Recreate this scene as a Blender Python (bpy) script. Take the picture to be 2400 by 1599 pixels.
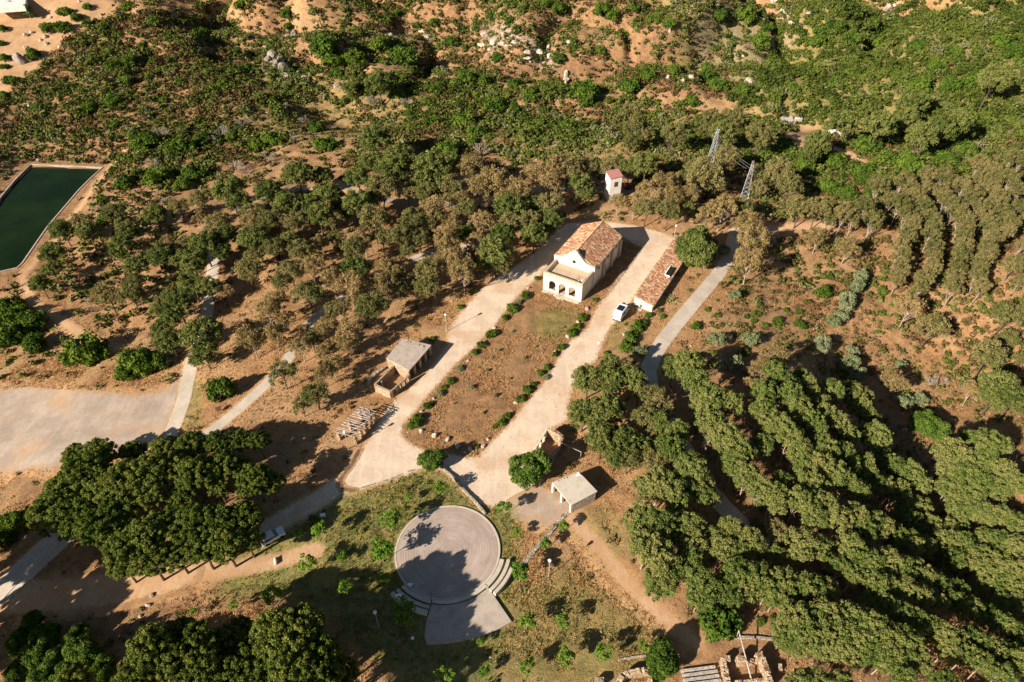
import bpy, math, random
import numpy as np
from mathutils import Vector, Matrix
R=math.radians
for o in list(bpy.data.objects): bpy.data.objects.remove(o)
scene=bpy.context.scene; col=scene.collection
# ---------------------------------------------------------------- camera, world, sun, exposure
PITCH=R(42); FPX=1600.0; CAMP=np.array([0.,0.,100.])
cd=bpy.data.cameras.new('camera'); cam=bpy.data.objects.new('camera',cd); col.objects.link(cam)
cam.location=CAMP; cam.rotation_euler=(R(90)-PITCH,0,0)
cd.sensor_fit='HORIZONTAL'; cd.sensor_width=36; cd.lens=24.0; cd.clip_start=1; cd.clip_end=12000
scene.camera=cam
SUN_AZ=R(220); SUN_EL=R(27)
w=bpy.data.worlds.new('World'); scene.world=w; w.use_nodes=True
nt=w.node_tree; bg=nt.nodes['Background']; sky=nt.nodes.new('ShaderNodeTexSky')
sky.sky_type='NISHITA'; sky.sun_disc=False; sky.sun_elevation=SUN_EL; sky.sun_rotation=R(90)-SUN_AZ
sky.air_density=1.0; sky.dust_density=0.6
nt.links.new(sky.outputs[0],bg.inputs[0]); bg.inputs[1].default_value=0.036
sl=bpy.data.lights.new('sun','SUN'); sl.energy=5.0; sl.angle=R(0.5); sl.color=(1.0,0.895,0.765)
so=bpy.data.objects.new('sun',sl); col.objects.link(so)
sdir=Vector((math.cos(SUN_AZ)*math.cos(SUN_EL),math.sin(SUN_AZ)*math.cos(SUN_EL),math.sin(SUN_EL)))
so.rotation_euler=sdir.to_track_quat('Z','Y').to_euler(); so.location=(-60,-50,160)
vs=scene.view_settings; vs.view_transform='Standard'; vs.look='None'; vs.exposure=1.05; vs.gamma=1.0
try: scene.cycles.max_bounces=5; scene.cycles.diffuse_bounces=2; scene.cycles.transparent_max_bounces=4
except Exception: pass
# ---------------------------------------------------------------- camera geometry helpers
FW=np.array([0,math.cos(PITCH),-math.sin(PITCH)]); UP=np.array([0,math.sin(PITCH),math.cos(PITCH)])
def rays(q):
    q=np.atleast_2d(np.asarray(q,float)); x=(q[:,0]-1200)/FPX; y=-(q[:,1]-799.5)/FPX
    d=FW[None]+y[:,None]*UP[None]; d[:,0]+=x
    return d/np.linalg.norm(d,axis=1)[:,None]
def GZ(q,z=0.0):
    d=rays(q); t=(z-CAMP[2])/d[:,2]; return CAMP+d*t[:,None]
def proj(P):
    P=np.atleast_2d(P)-CAMP; dz=P@FW
    return np.c_[1200+FPX*P[:,0]/dz, 799.5-FPX*(P@UP)/dz], dz
def crop(k,x,y):
    ox,oy={'A1':(0,0),'A2':(800,0),'A3':(1600,0),'B1':(0,533),'B2':(800,533),'B3':(1600,533),'C1':(0,1066),'C2':(800,1066),'C3':(1600,1066)}[k]
    return (ox+x/2.941,oy+y/2.941)
# ---------------------------------------------------------------- noise, sdf
def vnoise(x,y,seed=0):
    xi=np.floor(x).astype(np.int64); yi=np.floor(y).astype(np.int64); fx=x-xi; fy=y-yi
    fx=fx*fx*(3-2*fx); fy=fy*fy*(3-2*fy)
    def h(a,b):
        n=(a*374761393+b*668265263+seed*1442695041)&0x7fffffff
        n=((n^(n>>13))*1274126177)&0x7fffffff
        return ((n^(n>>16))&0xffff)/65535.0
    return (h(xi,yi)*(1-fx)+h(xi+1,yi)*fx)*(1-fy)+(h(xi,yi+1)*(1-fx)+h(xi+1,yi+1)*fx)*fy*1.0
def fbm(x,y,seed=0,oc=3):
    s=0;a=1;t=0
    for i in range(oc): s=s+a*vnoise(x*2**i,y*2**i,seed+i); t+=a; a*=.5
    return s/t-0.5
def ss(a,b,x):
    t=np.clip((x-a)/(b-a),0,1); return t*t*(3-2*t)
def dline(x,y,pts,widths=None):
    x=np.asarray(x,float); best=np.full(x.shape,1e9)
    for i in range(len(pts)-1):
        a=pts[i];b=pts[i+1]; dx,dy=b[0]-a[0],b[1]-a[1]
        t=np.clip(((x-a[0])*dx+(y-a[1])*dy)/(dx*dx+dy*dy+1e-9),0,1)
        best=np.minimum(best,np.hypot(x-a[0]-t*dx,y-a[1]-t*dy))
    return best
def spoly(x,y,pts):
    x=np.asarray(x,float); pts=[tuple(p[:2]) for p in pts]
    d=dline(x,y,pts+[pts[0]]); ins=np.zeros(x.shape,bool)
    for i in range(len(pts)):
        x1,y1=pts[i]; x2,y2=pts[(i+1)%len(pts)]
        if y1==y2: continue
        c=((y1>y)!=(y2>y))&(x<(x2-x1)*(y-y1)/(y2-y1)+x1); ins^=c
    return np.where(ins,-d,d)
# ---------------------------------------------------------------- terrain
ZR=-6.0
RES=GZ([(-60,560),(0,465),(34,424),(72,386),(150,389),(240,393),(212,418),(184,446),(150,486),(112,530),(80,576),(52,617),(40,628),(0,637),(-60,640)],ZR)[:,:2]
def Hraw(x,y):
    d=np.sqrt(((x+0)/58)**2+((y-100)/88)**2); P=1-ss(0.78,1.35,d)
    y0=250-0.40*np.clip(x-40,0,150)-0.05*np.clip(-x,0,200)
    s=(y-y0)/14; sp=np.where(s>20,s,np.log1p(np.exp(np.clip(s,-30,20))))*14
    z=85*np.tanh(0.30*sp/85)
    rav=[(-120,300),(-95,262),(-60,235),(-20,232),(30,228),(75,232),(120,215)]
    z=z-6*np.exp(-(dline(x,y,rav)/13)**2)
    z=z-6*ss(-45,-105,x)*(1-ss(200,260,y))
    z=z-11*np.exp(-(dline(x,y,[(100,108),(76,94),(72,78),(80,55),(95,35)])/19)**2)
    z=z+0.10*np.clip(x-88,0,200)*(1-ss(140,230,y))
    f1=fbm(x/75+3.3,y/60+1.7,61,2); f2=fbm(x/34+1.3,y/30+7.7,67,2); fm=ss(-175,-125,x); z=z-fm*ss(232,285,y)*(17*np.exp(-(f1/.075)**2)+6*np.exp(-(f2/.07)**2))+fm*ss(232,285,y)*9*f2
    z=z+7*fbm(x/60+3,y/60+5,1,2)+2.0*fbm(x/17+9,y/17+2,5,2)
    z=z*(1-P)
    r=spoly(x,y,RES); m=1-ss(2.5,14,r); z=z*(1-m)+ZR*m
    return z
GX0,GX1,GY0,GY1=-330,330,10,520
gx=np.arange(GX0,GX1+.5,1.0); gy=np.arange(GY0,GY1+.5,1.0)
XX,YY=np.meshgrid(gx,gy,indexing='ij'); HG=Hraw(XX,YY)
def H(x,y):
    x=np.clip(np.asarray(x,float),GX0,GX1-.01)-GX0; y=np.clip(np.asarray(y,float),GY0,GY1-.01)-GY0
    i=x.astype(int); j=y.astype(int); fx=x-i; fy=y-j
    return (HG[i,j]*(1-fx)+HG[i+1,j]*fx)*(1-fy)+(HG[i,j+1]*(1-fx)+HG[i+1,j+1]*fx)*fy
def G(q,h=0.0):
    d=rays(q); t=np.full(len(d),20.0)
    for k in range(110):
        P=CAMP+d*t[:,None]; g=P[:,2]-H(P[:,0],P[:,1])-h; t=t+g*0.85
        if np.abs(g).max()<0.005: break
    return CAMP+d*t[:,None]
def GP(l,h=0.0): return [tuple(p[:2]) for p in G(l,h)]
# ---------------------------------------------------------------- object helpers
def link(o,parent=None):
    col.objects.link(o)
    if parent is not None: o.parent=parent
    return o
def tag(o,label=None,cat=None,group=None,kind=None):
    if label: o['label']=label
    if cat: o['category']=cat
    if group: o['group']=group
    if kind: o['kind']=kind
    return o
def empty(name,loc,rz=0,label=None,cat=None,group=None):
    o=bpy.data.objects.new(name,None); link(o); o.location=[float(a) for a in loc]; o.rotation_euler=(0,0,rz); o.empty_display_size=.5
    return tag(o,label,cat,group)
def mesh_np(name,V,F,mat,tint=None,attrs=None,smooth=False):
    V=np.asarray(V,np.float32); me=bpy.data.meshes.new(name)
    if isinstance(F,np.ndarray):
        n,k=F.shape; me.vertices.add(len(V)); me.vertices.foreach_set('co',V.ravel())
        me.loops.add(n*k); me.loops.foreach_set('vertex_index',F.ravel().astype(np.int32))
        me.polygons.add(n); me.polygons.foreach_set('loop_start',np.arange(0,n*k,k,dtype=np.int32))
        try: me.polygons.foreach_set('loop_total',np.full(n,k,dtype=np.int32))
        except Exception: pass
        me.update(calc_edges=True)
    else:
        me.from_pydata([tuple(v) for v in V.tolist()],[],F); me.update()
    if tint is not None:
        a=me.attributes.new('tint','FLOAT','FACE'); a.data.foreach_set('value',np.asarray(tint,np.float32))
    for k,v in (attrs or {}).items():
        a=me.attributes.new(k,'FLOAT','POINT'); a.data.foreach_set('value',np.asarray(v,np.float32))
    if smooth: me.polygons.foreach_set('use_smooth',np.ones(len(me.polygons),bool))
    if mat: me.materials.append(mat)
    return me
class MB:
    def __init__(s): s.v=[];s.f=[];s.t=[]
    def add(s,vs,fs,t=0.5):
        n=len(s.v); s.v+= [tuple(map(float,a)) for a in vs]; s.f+=[tuple(n+i for i in f) for f in fs]; s.t+=[t]*len(fs); return s
    def box(s,x0,x1,y0,y1,z0,z1,t=.5):
        return s.add([(x0,y0,z0),(x1,y0,z0),(x1,y1,z0),(x0,y1,z0),(x0,y0,z1),(x1,y0,z1),(x1,y1,z1),(x0,y1,z1)],[(0,3,2,1),(4,5,6,7),(0,1,5,4),(1,2,6,5),(2,3,7,6),(3,0,4,7)],t)
    def prism(s,poly,z0,z1,t=.5):
        n=len(poly); z0=z0 if hasattr(z0,'__len__') else [z0]*n; z1=z1 if hasattr(z1,'__len__') else [z1]*n
        vs=[(p[0],p[1],z) for p,z in zip(poly,z0)]+[(p[0],p[1],z) for p,z in zip(poly,z1)]
        fs=[tuple(range(n-1,-1,-1)),tuple(range(n,2*n))]+[(i,(i+1)%n,n+(i+1)%n,n+i) for i in range(n)]
        return s.add(vs,fs,t)
    def vprism(s,poly,y0,y1,t=.5):      # poly in x,z extruded along y
        n=len(poly); vs=[(p[0],y0,p[1]) for p in poly]+[(p[0],y1,p[1]) for p in poly]
        fs=[tuple(range(n)),tuple(range(2*n-1,n-1,-1))]+[((i+1)%n,i,n+i,n+(i+1)%n) for i in range(n)]
        return s.add(vs,fs,t)
    def tube(s,p0,p1,r0,r1=None,n=6,t=.5,cap=True):
        r1=r0 if r1 is None else r1; p0=Vector(p0);p1=Vector(p1); d=(p1-p0).normalized()
        a=d.orthogonal().normalized(); b=d.cross(a)
        vs=[p0+(a*math.cos(2*math.pi*i/n)+b*math.sin(2*math.pi*i/n))*r0 for i in range(n)]+[p1+(a*math.cos(2*math.pi*i/n)+b*math.sin(2*math.pi*i/n))*r1 for i in range(n)]
        fs=[(i,(i+1)%n,n+(i+1)%n,n+i) for i in range(n)]
        if cap: fs+=[tuple(range(n-1,-1,-1)),tuple(range(n,2*n))]
        return s.add(vs,fs,t)
    def path(s,pts,rs,n=6,t=.5):
        for i in range(len(pts)-1): s.tube(pts[i],pts[i+1],rs[i],rs[i+1],n,t)
        return s
    def ball(s,c,r,n=10,m=6,sc=(1,1,1),jit=0,rng=random,t=.5):
        vs=[];fs=[]
        for j in range(m+1):
            for i in range(n):
                th=math.pi*j/m; ph=2*math.pi*i/n; k=r*(1+(rng.uniform(-jit,jit) if jit else 0))
                vs.append((c[0]+k*sc[0]*math.sin(th)*math.cos(ph),c[1]+k*sc[1]*math.sin(th)*math.sin(ph),c[2]+k*sc[2]*math.cos(th)))
        for j in range(m):
            for i in range(n): fs.append((j*n+i,(j+1)*n+i,(j+1)*n+(i+1)%n,j*n+(i+1)%n))
        return s.add(vs,fs,t)
    def mesh(s,name,mat,smooth=False): return mesh_np(name,np.array(s.v),s.f,mat,s.t,smooth=smooth)
    def build(s,name,mat,parent=None,smooth=False): return link(bpy.data.objects.new(name,s.mesh(name,mat,smooth)),parent)
def bevel(o,wd=.04,seg=2):
    m=o.modifiers.new('b','BEVEL'); m.width=wd; m.segments=seg; m.limit_method='ANGLE'; return o
# ---------------------------------------------------------------- materials
class NB:
    def __init__(s,name):
        s.m=bpy.data.materials.new(name); s.m.use_nodes=True; s.t=s.m.node_tree; s.n=s.t.nodes; s.l=s.t.links
        s.b=s.n['Principled BSDF']; s.b.inputs['Roughness'].default_value=.9; s.b.inputs['Specular IOR Level'].default_value=.15
        s.tc=s.n.new('ShaderNodeTexCoord')
    def c(s,inp,v):
        if hasattr(v,'is_output'): s.l.new(v,inp)
        elif v is not None:
            if hasattr(inp.default_value,'__len__') and not hasattr(v,'__len__'): v=(v,v,v)
            if hasattr(v,'__len__') and len(v)==3 and len(inp.default_value)==4: v=(*v,1)
            inp.default_value=v
    def noise(s,scale,detail=3,rough=.55,vec=None,dist=0):
        n=s.n.new('ShaderNodeTexNoise'); n.inputs['Scale'].default_value=scale; n.inputs['Detail'].default_value=detail; n.inputs['Roughness'].default_value=rough; n.inputs['Distortion'].default_value=dist
        s.l.new(vec if vec else s.tc.outputs['Object'],n.inputs['Vector']); return n.outputs[0]
    def voro(s,scale,vec=None,out='Color',feat='F1'):
        n=s.n.new('ShaderNodeTexVoronoi'); n.feature=feat; n.inputs['Scale'].default_value=scale
        s.l.new(vec if vec else s.tc.outputs['Object'],n.inputs['Vector']); return n.outputs[out]
    def math(s,op,a,b=None,cl=False):
        n=s.n.new('ShaderNodeMath'); n.operation=op; n.use_clamp=cl; s.c(n.inputs[0],a)
        if b is not None: s.c(n.inputs[1],b)
        return n.outputs[0]
    def mix(s,f,a,b,mode='MIX'):
        n=s.n.new('ShaderNodeMix'); n.data_type='RGBA'; n.blend_type=mode; s.c(n.inputs[0],f); s.c(n.inputs[6],a); s.c(n.inputs[7],b); return n.outputs[2]
    def rng(s,v,a,b,c=0.,d=1.):
        n=s.n.new('ShaderNodeMapRange'); n.interpolation_type='SMOOTHSTEP'; s.c(n.inputs[0],v)
        for i,k in enumerate((a,b,c,d)): n.inputs[i+1].default_value=k
        return n.outputs[0]
    def attr(s,name,out='Fac'):
        n=s.n.new('ShaderNodeAttribute'); n.attribute_name=name; return n.outputs[out]
    def ramp(s,v,stops):
        n=s.n.new('ShaderNodeValToRGB'); s.c(n.inputs[0],v); e=n.color_ramp.elements
        while len(e)<len(stops): e.new(.5)
        for k,(p,cc) in zip(e,stops): k.position=p; k.color=(*cc,1)
        return n.outputs[0]
    def mapping(s,scale,rot=(0,0,0)):
        n=s.n.new('ShaderNodeMapping'); n.inputs['Scale'].default_value=scale; n.inputs['Rotation'].default_value=rot; s.l.new(s.tc.outputs['Object'],n.inputs[0]); return n.outputs[0]
    def bump(s,h,st=.5,dist=.1):
        n=s.n.new('ShaderNodeBump'); n.inputs['Strength'].default_value=st; n.inputs['Distance'].default_value=dist; s.l.new(h,n.inputs['Height']); s.l.new(n.outputs[0],s.b.inputs['Normal'])
    def col(s,v): s.c(s.b.inputs['Base Color'],v); return s
def hsv(c,f): return tuple(min(1,a*f) for a in c)
def plain(name,c,rough=.8,metal=0,var=.25,scale=1.5,spec=.2):
    k=NB(name); k.col(k.mix(k.rng(k.noise(scale,4,.6),.3,.7),hsv(c,1-var),hsv(c,1+var*.6))); k.b.inputs['Roughness'].default_value=rough; k.b.inputs['Metallic'].default_value=metal; k.b.inputs['Specular IOR Level'].default_value=spec; return k.m
STRAW=(0.46,0.255,0.112); PALE=(0.54,0.36,0.19); BROWN=(0.125,0.072,0.036); GREENG=(0.095,0.135,0.030); RUST=(0.30,0.145,0.066)
def ground_nodes(k):
    n1=k.rng(k.noise(.09,4,.6),.38,.62); n2=k.rng(k.noise(.55,4,.65),.35,.65); n3=k.noise(3.2,4,.7); n4=k.noise(11,2,.6)
    c=k.mix(n2,RUST,STRAW); c=k.mix(k.math('MULTIPLY',n1,.45),c,PALE)
    c=k.mix(k.rng(n3,.50,.66,0,.75),c,BROWN)
    c=k.mix(k.math('MULTIPLY',k.attr('brown'),k.rng(k.noise(.8,4,.7),.2,.6,.35,.85),True),c,k.mix(n2,BROWN,RUST))
    gm=k.math('MULTIPLY',k.attr('green'),k.rng(k.noise(1.3,4,.7),.22,.52),True)
    c=k.mix(gm,c,k.mix(n2,GREENG,(0.24,0.21,0.055)))
    c=k.mix(k.rng(n4,.3,.8,0,.35),c,(0.62,0.42,0.22))
    sp=k.rng(k.noise(1.9,3,.7),.60,.68,0,.35); c=k.mix(sp,c,(0.10,0.085,0.025))
    h=k.math('ADD',n3,k.math('MULTIPLY',n4,.6))
    return c,h
k=NB('dry_ground'); gc,gh=ground_nodes(k); k.col(k.mix(k.attr('rock'),gc,k.mix(k.rng(k.noise(1.2,5,.7),.4,.6),(.20,.13,.09),(.48,.38,.29)))); k.bump(gh,.9,.30); M_GROUND=k.m
def road_mat(name,c1,c2,soft=.5,streak=0,conc=False):
    k=NB(name); gc,gh=ground_nodes(k)
    a=k.rng(k.noise(.25,4,.6),.35,.65); c=k.mix(a,c1,c2)
    c=k.mix(k.rng(k.noise(2.2,5,.75),.35,.75,0,.55),c,hsv(c1,.68)); c=k.mix(k.rng(k.noise(14,2,.5),.45,.75,0,.4),c,hsv(c2,1.15))
    if conc:
        c=k.mix(k.rng(k.noise(.6,5,.7),.55,.75,0,.35),c,hsv(c1,.55))
    else:
        sv=k.mapping((.9,.05,.9),(0,0,R(30))); c=k.mix(k.rng(k.noise(1.0,3,.6,sv,.6),.52,.62,0,.20),c,hsv(c2,1.10))
        sv=k.mapping((.5,.035,.9),(0,0,R(38))); c=k.mix(k.rng(k.noise(1.3,3,.6,sv,1.2),.54,.60,0,.14),c,hsv(c1,.72))
        c=k.mix(k.rng(k.noise(.12,3,.6),.5,.7,0,.5),c,(.46,.27,.13))
        c=k.mix(k.rng(k.noise(.9,5,.75),.58,.68,0,.55),c,(.36,.19,.085))
    e=k.math('ADD',k.attr('sd'),k.math('MULTIPLY',k.math('SUBTRACT',k.noise(1.1,5,.7),.5),soft*3.4))
    f=k.rng(e,-soft*.6,soft*.5)
    k.col(k.mix(f,c,gc)); k.bump(gh,.25,.08); return k.m
M_ROAD=road_mat('pale_gravel',(.57,.435,.315),(.70,.555,.415),.9)
M_LOT=road_mat('grey_gravel',(.34,.265,.205),(.46,.37,.295),2.6)
M_CONC_ROAD=road_mat('worn_concrete',(.43,.365,.29),(.54,.46,.37),.14,conc=True)
M_TRACK=road_mat('dirt_track',(.46,.27,.145),(.56,.36,.21),1.0)
M_SAND=road_mat('sandy_soil',(.38,.22,.11),(.48,.31,.17),1.5)
M_LANE=road_mat('dusty_old_lane',(.27,.215,.165),(.35,.28,.21),.4)
M_RUT=None
M_MUD=road_mat('ditch_mud',(.11,.07,.05),(.15,.10,.07),.35)
M_RUT=plain('wheel_rut',(.62,.49,.365),var=.12,scale=.8)
def stone_mat(name,c1,c2,c3,sc=2.6):
    k=NB(name); v=k.voro(sc,vec=None); 
    sepn=k.n.new('ShaderNodeSeparateColor'); k.l.new(v,sepn.inputs[0])
    c=k.ramp(sepn.outputs[0],[(0,c1),(.5,c2),(1,c3)]); e=k.voro(sc,out='Distance',feat='DISTANCE_TO_EDGE')
    c=k.mix(k.rng(e,.0,.07,.55,0),c,hsv(c1,.5)); c=k.mix(k.rng(k.noise(4,4,.7),.35,.7,0,.4),c,hsv(c1,.6)); k.col(c); k.bump(k.rng(e,0,.12),.8,.12); return k.m
M_STONE=stone_mat('rubble_stone',(.34,.22,.13),(.50,.36,.23),(.60,.47,.33))
M_STONE2=stone_mat('grey_fieldstone',(.30,.24,.18),(.42,.35,.27),(.55,.47,.38),3.0)
def rock_mat(name,c1,c2):
    k=NB(name); k.col(k.mix(k.rng(k.noise(1.1,6,.7),.35,.65),c1,c2)); k.bump(k.noise(2.5,5,.7),.8,.2); return k.m
M_ROCK=rock_mat('pale_rock',(.30,.22,.165),(.60,.50,.40)); M_ROCKD=rock_mat('grey_rock',(.13,.11,.09),(.38,.32,.26))
def plaster(name,c,st=.5):
    k=NB(name); x=k.mix(k.rng(k.noise(.7,5,.7),.4,.7,0,st),c,hsv(c,.72)); sv=k.mapping((2.5,2.5,.25)); x=k.mix(k.rng(k.noise(1,4,.7,sv),.55,.75,0,st),x,hsv(c,.6)); k.col(x); k.bump(k.noise(9,3),.2,.03); return k.m
M_PLAST=plaster('cream_plaster',(.68,.58,.455),.5); M_PLASTW=plaster('white_plaster',(.74,.70,.64),.6); M_DECK=plaster('terrace_screed',(.50,.385,.265),.7)
M_PARA=plaster('weathered_coping',(.50,.40,.29),.8); M_CONC=plaster('grey_concrete',(.44,.365,.30),.95); M_CONCL=plaster('light_concrete',(.52,.455,.37),.7)
k=NB('clay_tile'); t=k.attr('tint'); c=k.ramp(t,[(0,(.15,.06,.035)),(.25,(.30,.12,.065)),(.5,(.42,.19,.10)),(.72,(.54,.27,.13)),(.88,(.62,.42,.24)),(1,(.68,.53,.36))])
c=k.mix(k.rng(k.noise(.5,4,.7),.45,.7,0,.45),c,(.27,.19,.14)); c=k.mix(k.rng(k.noise(7,3,.6),.4,.8,0,.5),c,(.22,.13,.08)); k.col(c); M_TILE=k.m
k=NB('red_flat_roof'); k.col(k.mix(k.rng(k.noise(2,3),.3,.7),(.34,.14,.12),(.44,.21,.18))); M_REDROOF=k.m
k=NB('dark_void'); k.col((.02,.018,.015)); M_DARK=k.m
M_WOODG=plain('grey_timber',(.42,.37,.32),var=.5,scale=4); M_BROWNW=plain('brown_shutter',(.12,.05,.03),var=.3)
M_POLE=plain('galvanised_pole',(.50,.50,.48),.5,.3); M_STEEL=plain('lattice_steel',(.50,.52,.54),.5,.4,.3); M_RUSTY=plain('rusty_steel',(.36,.12,.05),.8,.1,.4)
M_WHITE=plain('white_paint',(.78,.78,.76),.35,0,.06,spec=.5); M_GLASS=plain('dark_glass',(.02,.025,.035),.08,0,.1,spec=.6); M_TYRE=plain('tyre_rubber',(.02,.02,.02),.9)
M_REDP=plain('red_paint',(.16,.012,.010),.5,0,.1,spec=.5); M_BLUEP=plain('pale_blue_paint',(.25,.48,.62),.4,0,.1,spec=.5)
M_PANEL=plain('solar_panel',(.015,.02,.035),.2,0,.3,spec=.6); M_GREEN=plain('green_sheet',(.05,.26,.17),.6,0,.3); M_ORANGE=plain('orange_sheet',(.60,.20,.07),.7,0,.3); M_LAMPG=plain('opal_lamp_cover',(.75,.76,.76),.3,0,.05,spec=.5)
k=NB('arena_paving')
sep=k.n.new('ShaderNodeSeparateXYZ'); k.l.new(k.tc.outputs['Object'],sep.inputs[0])
rr=k.math('SQRT',k.math('ADD',k.math('MULTIPLY',sep.outputs[0],sep.outputs[0]),k.math('MULTIPLY',sep.outputs[1],sep.outputs[1])))
ang=k.math('ARCTAN2',sep.outputs[1],sep.outputs[0])
cmb=k.n.new('ShaderNodeCombineXYZ'); k.l.new(k.math('MULTIPLY',rr,4.2),cmb.inputs[0]); k.l.new(k.math('MULTIPLY',ang,1.1),cmb.inputs[1])
nn=k.noise(1.0,3,.65,cmb.outputs[0]); big=k.rng(k.noise(.28,4,.6),.35,.65)
c=k.mix(big,(.33,.26,.215),(.42,.335,.28)); c=k.mix(k.rng(nn,.53,.66,0,.38),c,(.56,.47,.40)); c=k.mix(k.rng(nn,.36,.46,.22,0),c,(.23,.165,.125))
ring=k.math('SINE',k.math('MULTIPLY',rr,15.0)); c=k.mix(k.rng(ring,.80,.98,0,.35),c,(.21,.155,.12))
c=k.mix(k.rng(k.noise(2.5,5,.75),.6,.72,0,.4),c,(.56,.47,.39)); k.col(c); k.bump(ring,.2,.02); M_ARENA=k.m
k=NB('pond_water'); k.b.inputs['Roughness'].default_value=.12; k.b.inputs['Specular IOR Level'].default_value=.06
k.col(k.mix(k.rng(k.noise(.06,4,.6),.4,.65),(.005,.013,.003),(.010,.021,.004))); k.bump(k.noise(1.6,3),.05,.05); M_WATER=k.m
def leaf(name,cols,transl=.28,orand=.55):
    k=NB(name); n=k.n; n.remove(k.b)
    oi=n.new('ShaderNodeObjectInfo'); t=k.attr('tint')
    v=k.math('ADD',k.math('MULTIPLY',oi.outputs['Random'],orand),k.math('MULTIPLY',t,1-orand*.55),True)
    c=k.ramp(v,[(i/(len(cols)-1),cc) for i,cc in enumerate(cols)])
    d=n.new('ShaderNodeBsdfDiffuse'); tr=n.new('ShaderNodeBsdfTranslucent'); mx=n.new('ShaderNodeMixShader'); mx.inputs[0].default_value=transl
    k.l.new(c,d.inputs[0]); k.l.new(c,tr.inputs[0]); k.l.new(d.outputs[0],mx.inputs[1]); k.l.new(tr.outputs[0],mx.inputs[2]); k.l.new(mx.outputs[0],n['Material Output'].inputs[0]); return k.m
L_G=leaf('pine_needles_green',[(.055,.085,.020),(.12,.15,.036),(.215,.225,.065)])
L_M=leaf('pine_needles_olive',[(.095,.115,.032),(.17,.17,.055),(.27,.225,.09)],.28,.7)
L_B=leaf('pine_needles_khaki',[(.18,.145,.055),(.28,.21,.085),(.38,.27,.12)])
L_P=leaf('plantation_needles',[(.07,.115,.022),(.135,.18,.040),(.20,.23,.062),(.26,.25,.08)],.28,.6)
L_W=leaf('dull_plantation_needles',[(.075,.095,.026),(.14,.145,.045),(.21,.185,.068),(.27,.215,.09)],.28,.6)
L_D=leaf('stone_pine_needles',[(.05,.085,.012),(.11,.15,.026),(.21,.23,.050)])
L_S=leaf('young_leaves',[(.075,.16,.018),(.13,.24,.028),(.21,.30,.045)],.32)
L_F=leaf('broad_leaves',[(.045,.09,.012),(.085,.145,.022),(.135,.20,.038)],.3)
L_O=leaf('silvery_leaves',[(.11,.145,.06),(.17,.20,.09),(.23,.25,.13)],.15)
L_H=leaf('shrub_leaves',[(.045,.085,.014),(.08,.135,.02),(.14,.20,.028)])
L_Q=leaf('scrub_leaves',[(.14,.085,.038),(.12,.095,.032),(.09,.10,.024),(.085,.12,.022),(.14,.165,.036),(.22,.20,.095)],.1,.0)
L_T=leaf('thicket_leaves',[(.045,.065,.014),(.075,.10,.02),(.115,.145,.024),(.125,.14,.038),(.20,.19,.10)],.15,.0)
L_GR=leaf('dry_grass_blades',[(.30,.15,.05),(.44,.235,.085),(.58,.36,.16),(.22,.19,.05),(.13,.15,.03)],.2,.0)
M_BARKD=plain('dark_bark',(.11,.075,.05),var=.4); M_BARKL=plain('pale_bark',(.36,.27,.20),var=.35); M_TWIG=plain('bare_twigs',(.34,.28,.23),var=.3)
# ---------------------------------------------------------------- roads as world outlines (used for the sheets and to keep plants off)
outer=[(1330,524),(1361,522),(1400,519),(1440,522),(1490,530),(1535,541),(1575,554),(1592,575),(1565,612),(1524,654),(1483,699),(1466,727),(1432,763),(1412,803),(1392,848),(1358,866),(1340,910),(1331,938),(1327,985),(1290,1006),(1256,1043),(1238,1080),(1222,1110),(1262,1142),(1310,1160),(1336,1176),(1345,1192),(1283,1236),(1235,1233),(1205,1212),(1185,1190),(1150,1188),(1120,1180),(1082,1137),(1038,1100),(990,1098),(936,1120),(885,1134),(844,1149),(820,1152),(796,1162),(757,1190),(714,1215),(665,1240),(640,1247),(560,1280),(540,1265),(630,1215),(700,1175),(760,1140),(800,1112),(835,1075),(860,1040),(878,1010),(890,988),(912,955),(936,931),(977,900),(1018,852),(1052,808),(1050,780),(1078,736),(1122,686),(1160,652),(1208,626),(1255,592),(1283,560)]
inner=[(1305,592),(1271,640),(1222,683),(1184,727),(1157,764),(1120,805),(1072,849),(1038,887),(1004,924),(970,965),(940,999),(940,1022),(963,1043),(1000,1058),(1050,1066),(1095,1074),(1125,1072),(1150,1040),(1191,1000),(1235,944),(1276,900),(1310,839),(1330,808),(1378,771),(1395,727),(1436,679),(1477,625),(1506,580),(1480,568),(1440,545),(1390,530),(1350,545)]
O_=GP(outer); I_=GP(inner)
def sd_main(x,y): return np.maximum(spoly(x,y,O_),-spoly(x,y,I_))
def strip(l,w):
    P=GP(l); return (lambda x,y:dline(x,y,P)-w/2),P
def poly(l):
    P=GP(l); return (lambda x,y:spoly(x,y,P)),P
ROADS=[]; RUTS=[]
def road(name,fn,P,mat,off,soft): ROADS.append((name,fn,P,mat,off,soft))
fn,P=poly([(-60,905),(0,918),(60,908),(150,915),(250,920),(330,930),(390,915),(425,890),(445,895),(436,960),(412,1012),(385,1040),(350,1050),(300,1050),(200,1070),(125,1097),(60,1100),(-60,1112)]); road('gravel_lot',fn,P,M_LOT,.035,2.4)
fn,P=strip([(430,1330),(500,1342),(580,1330),(660,1312),(740,1290)],3.0); road('worn_path',fn,P,M_TRACK,.03,1.6)
fn,P=strip([(-60,1400),(40,1398),(150,1393),(250,1382),(330,1366),(420,1345)],5.5); road('dirt_road',fn,P,M_TRACK,.05,1.2)
fn,P=strip([(180,1225),(140,1262),(85,1312),(35,1360),(0,1392),(-60,1440)],5.2); road('lower_road',fn,P,M_CONC_ROAD,.065,.4)
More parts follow.
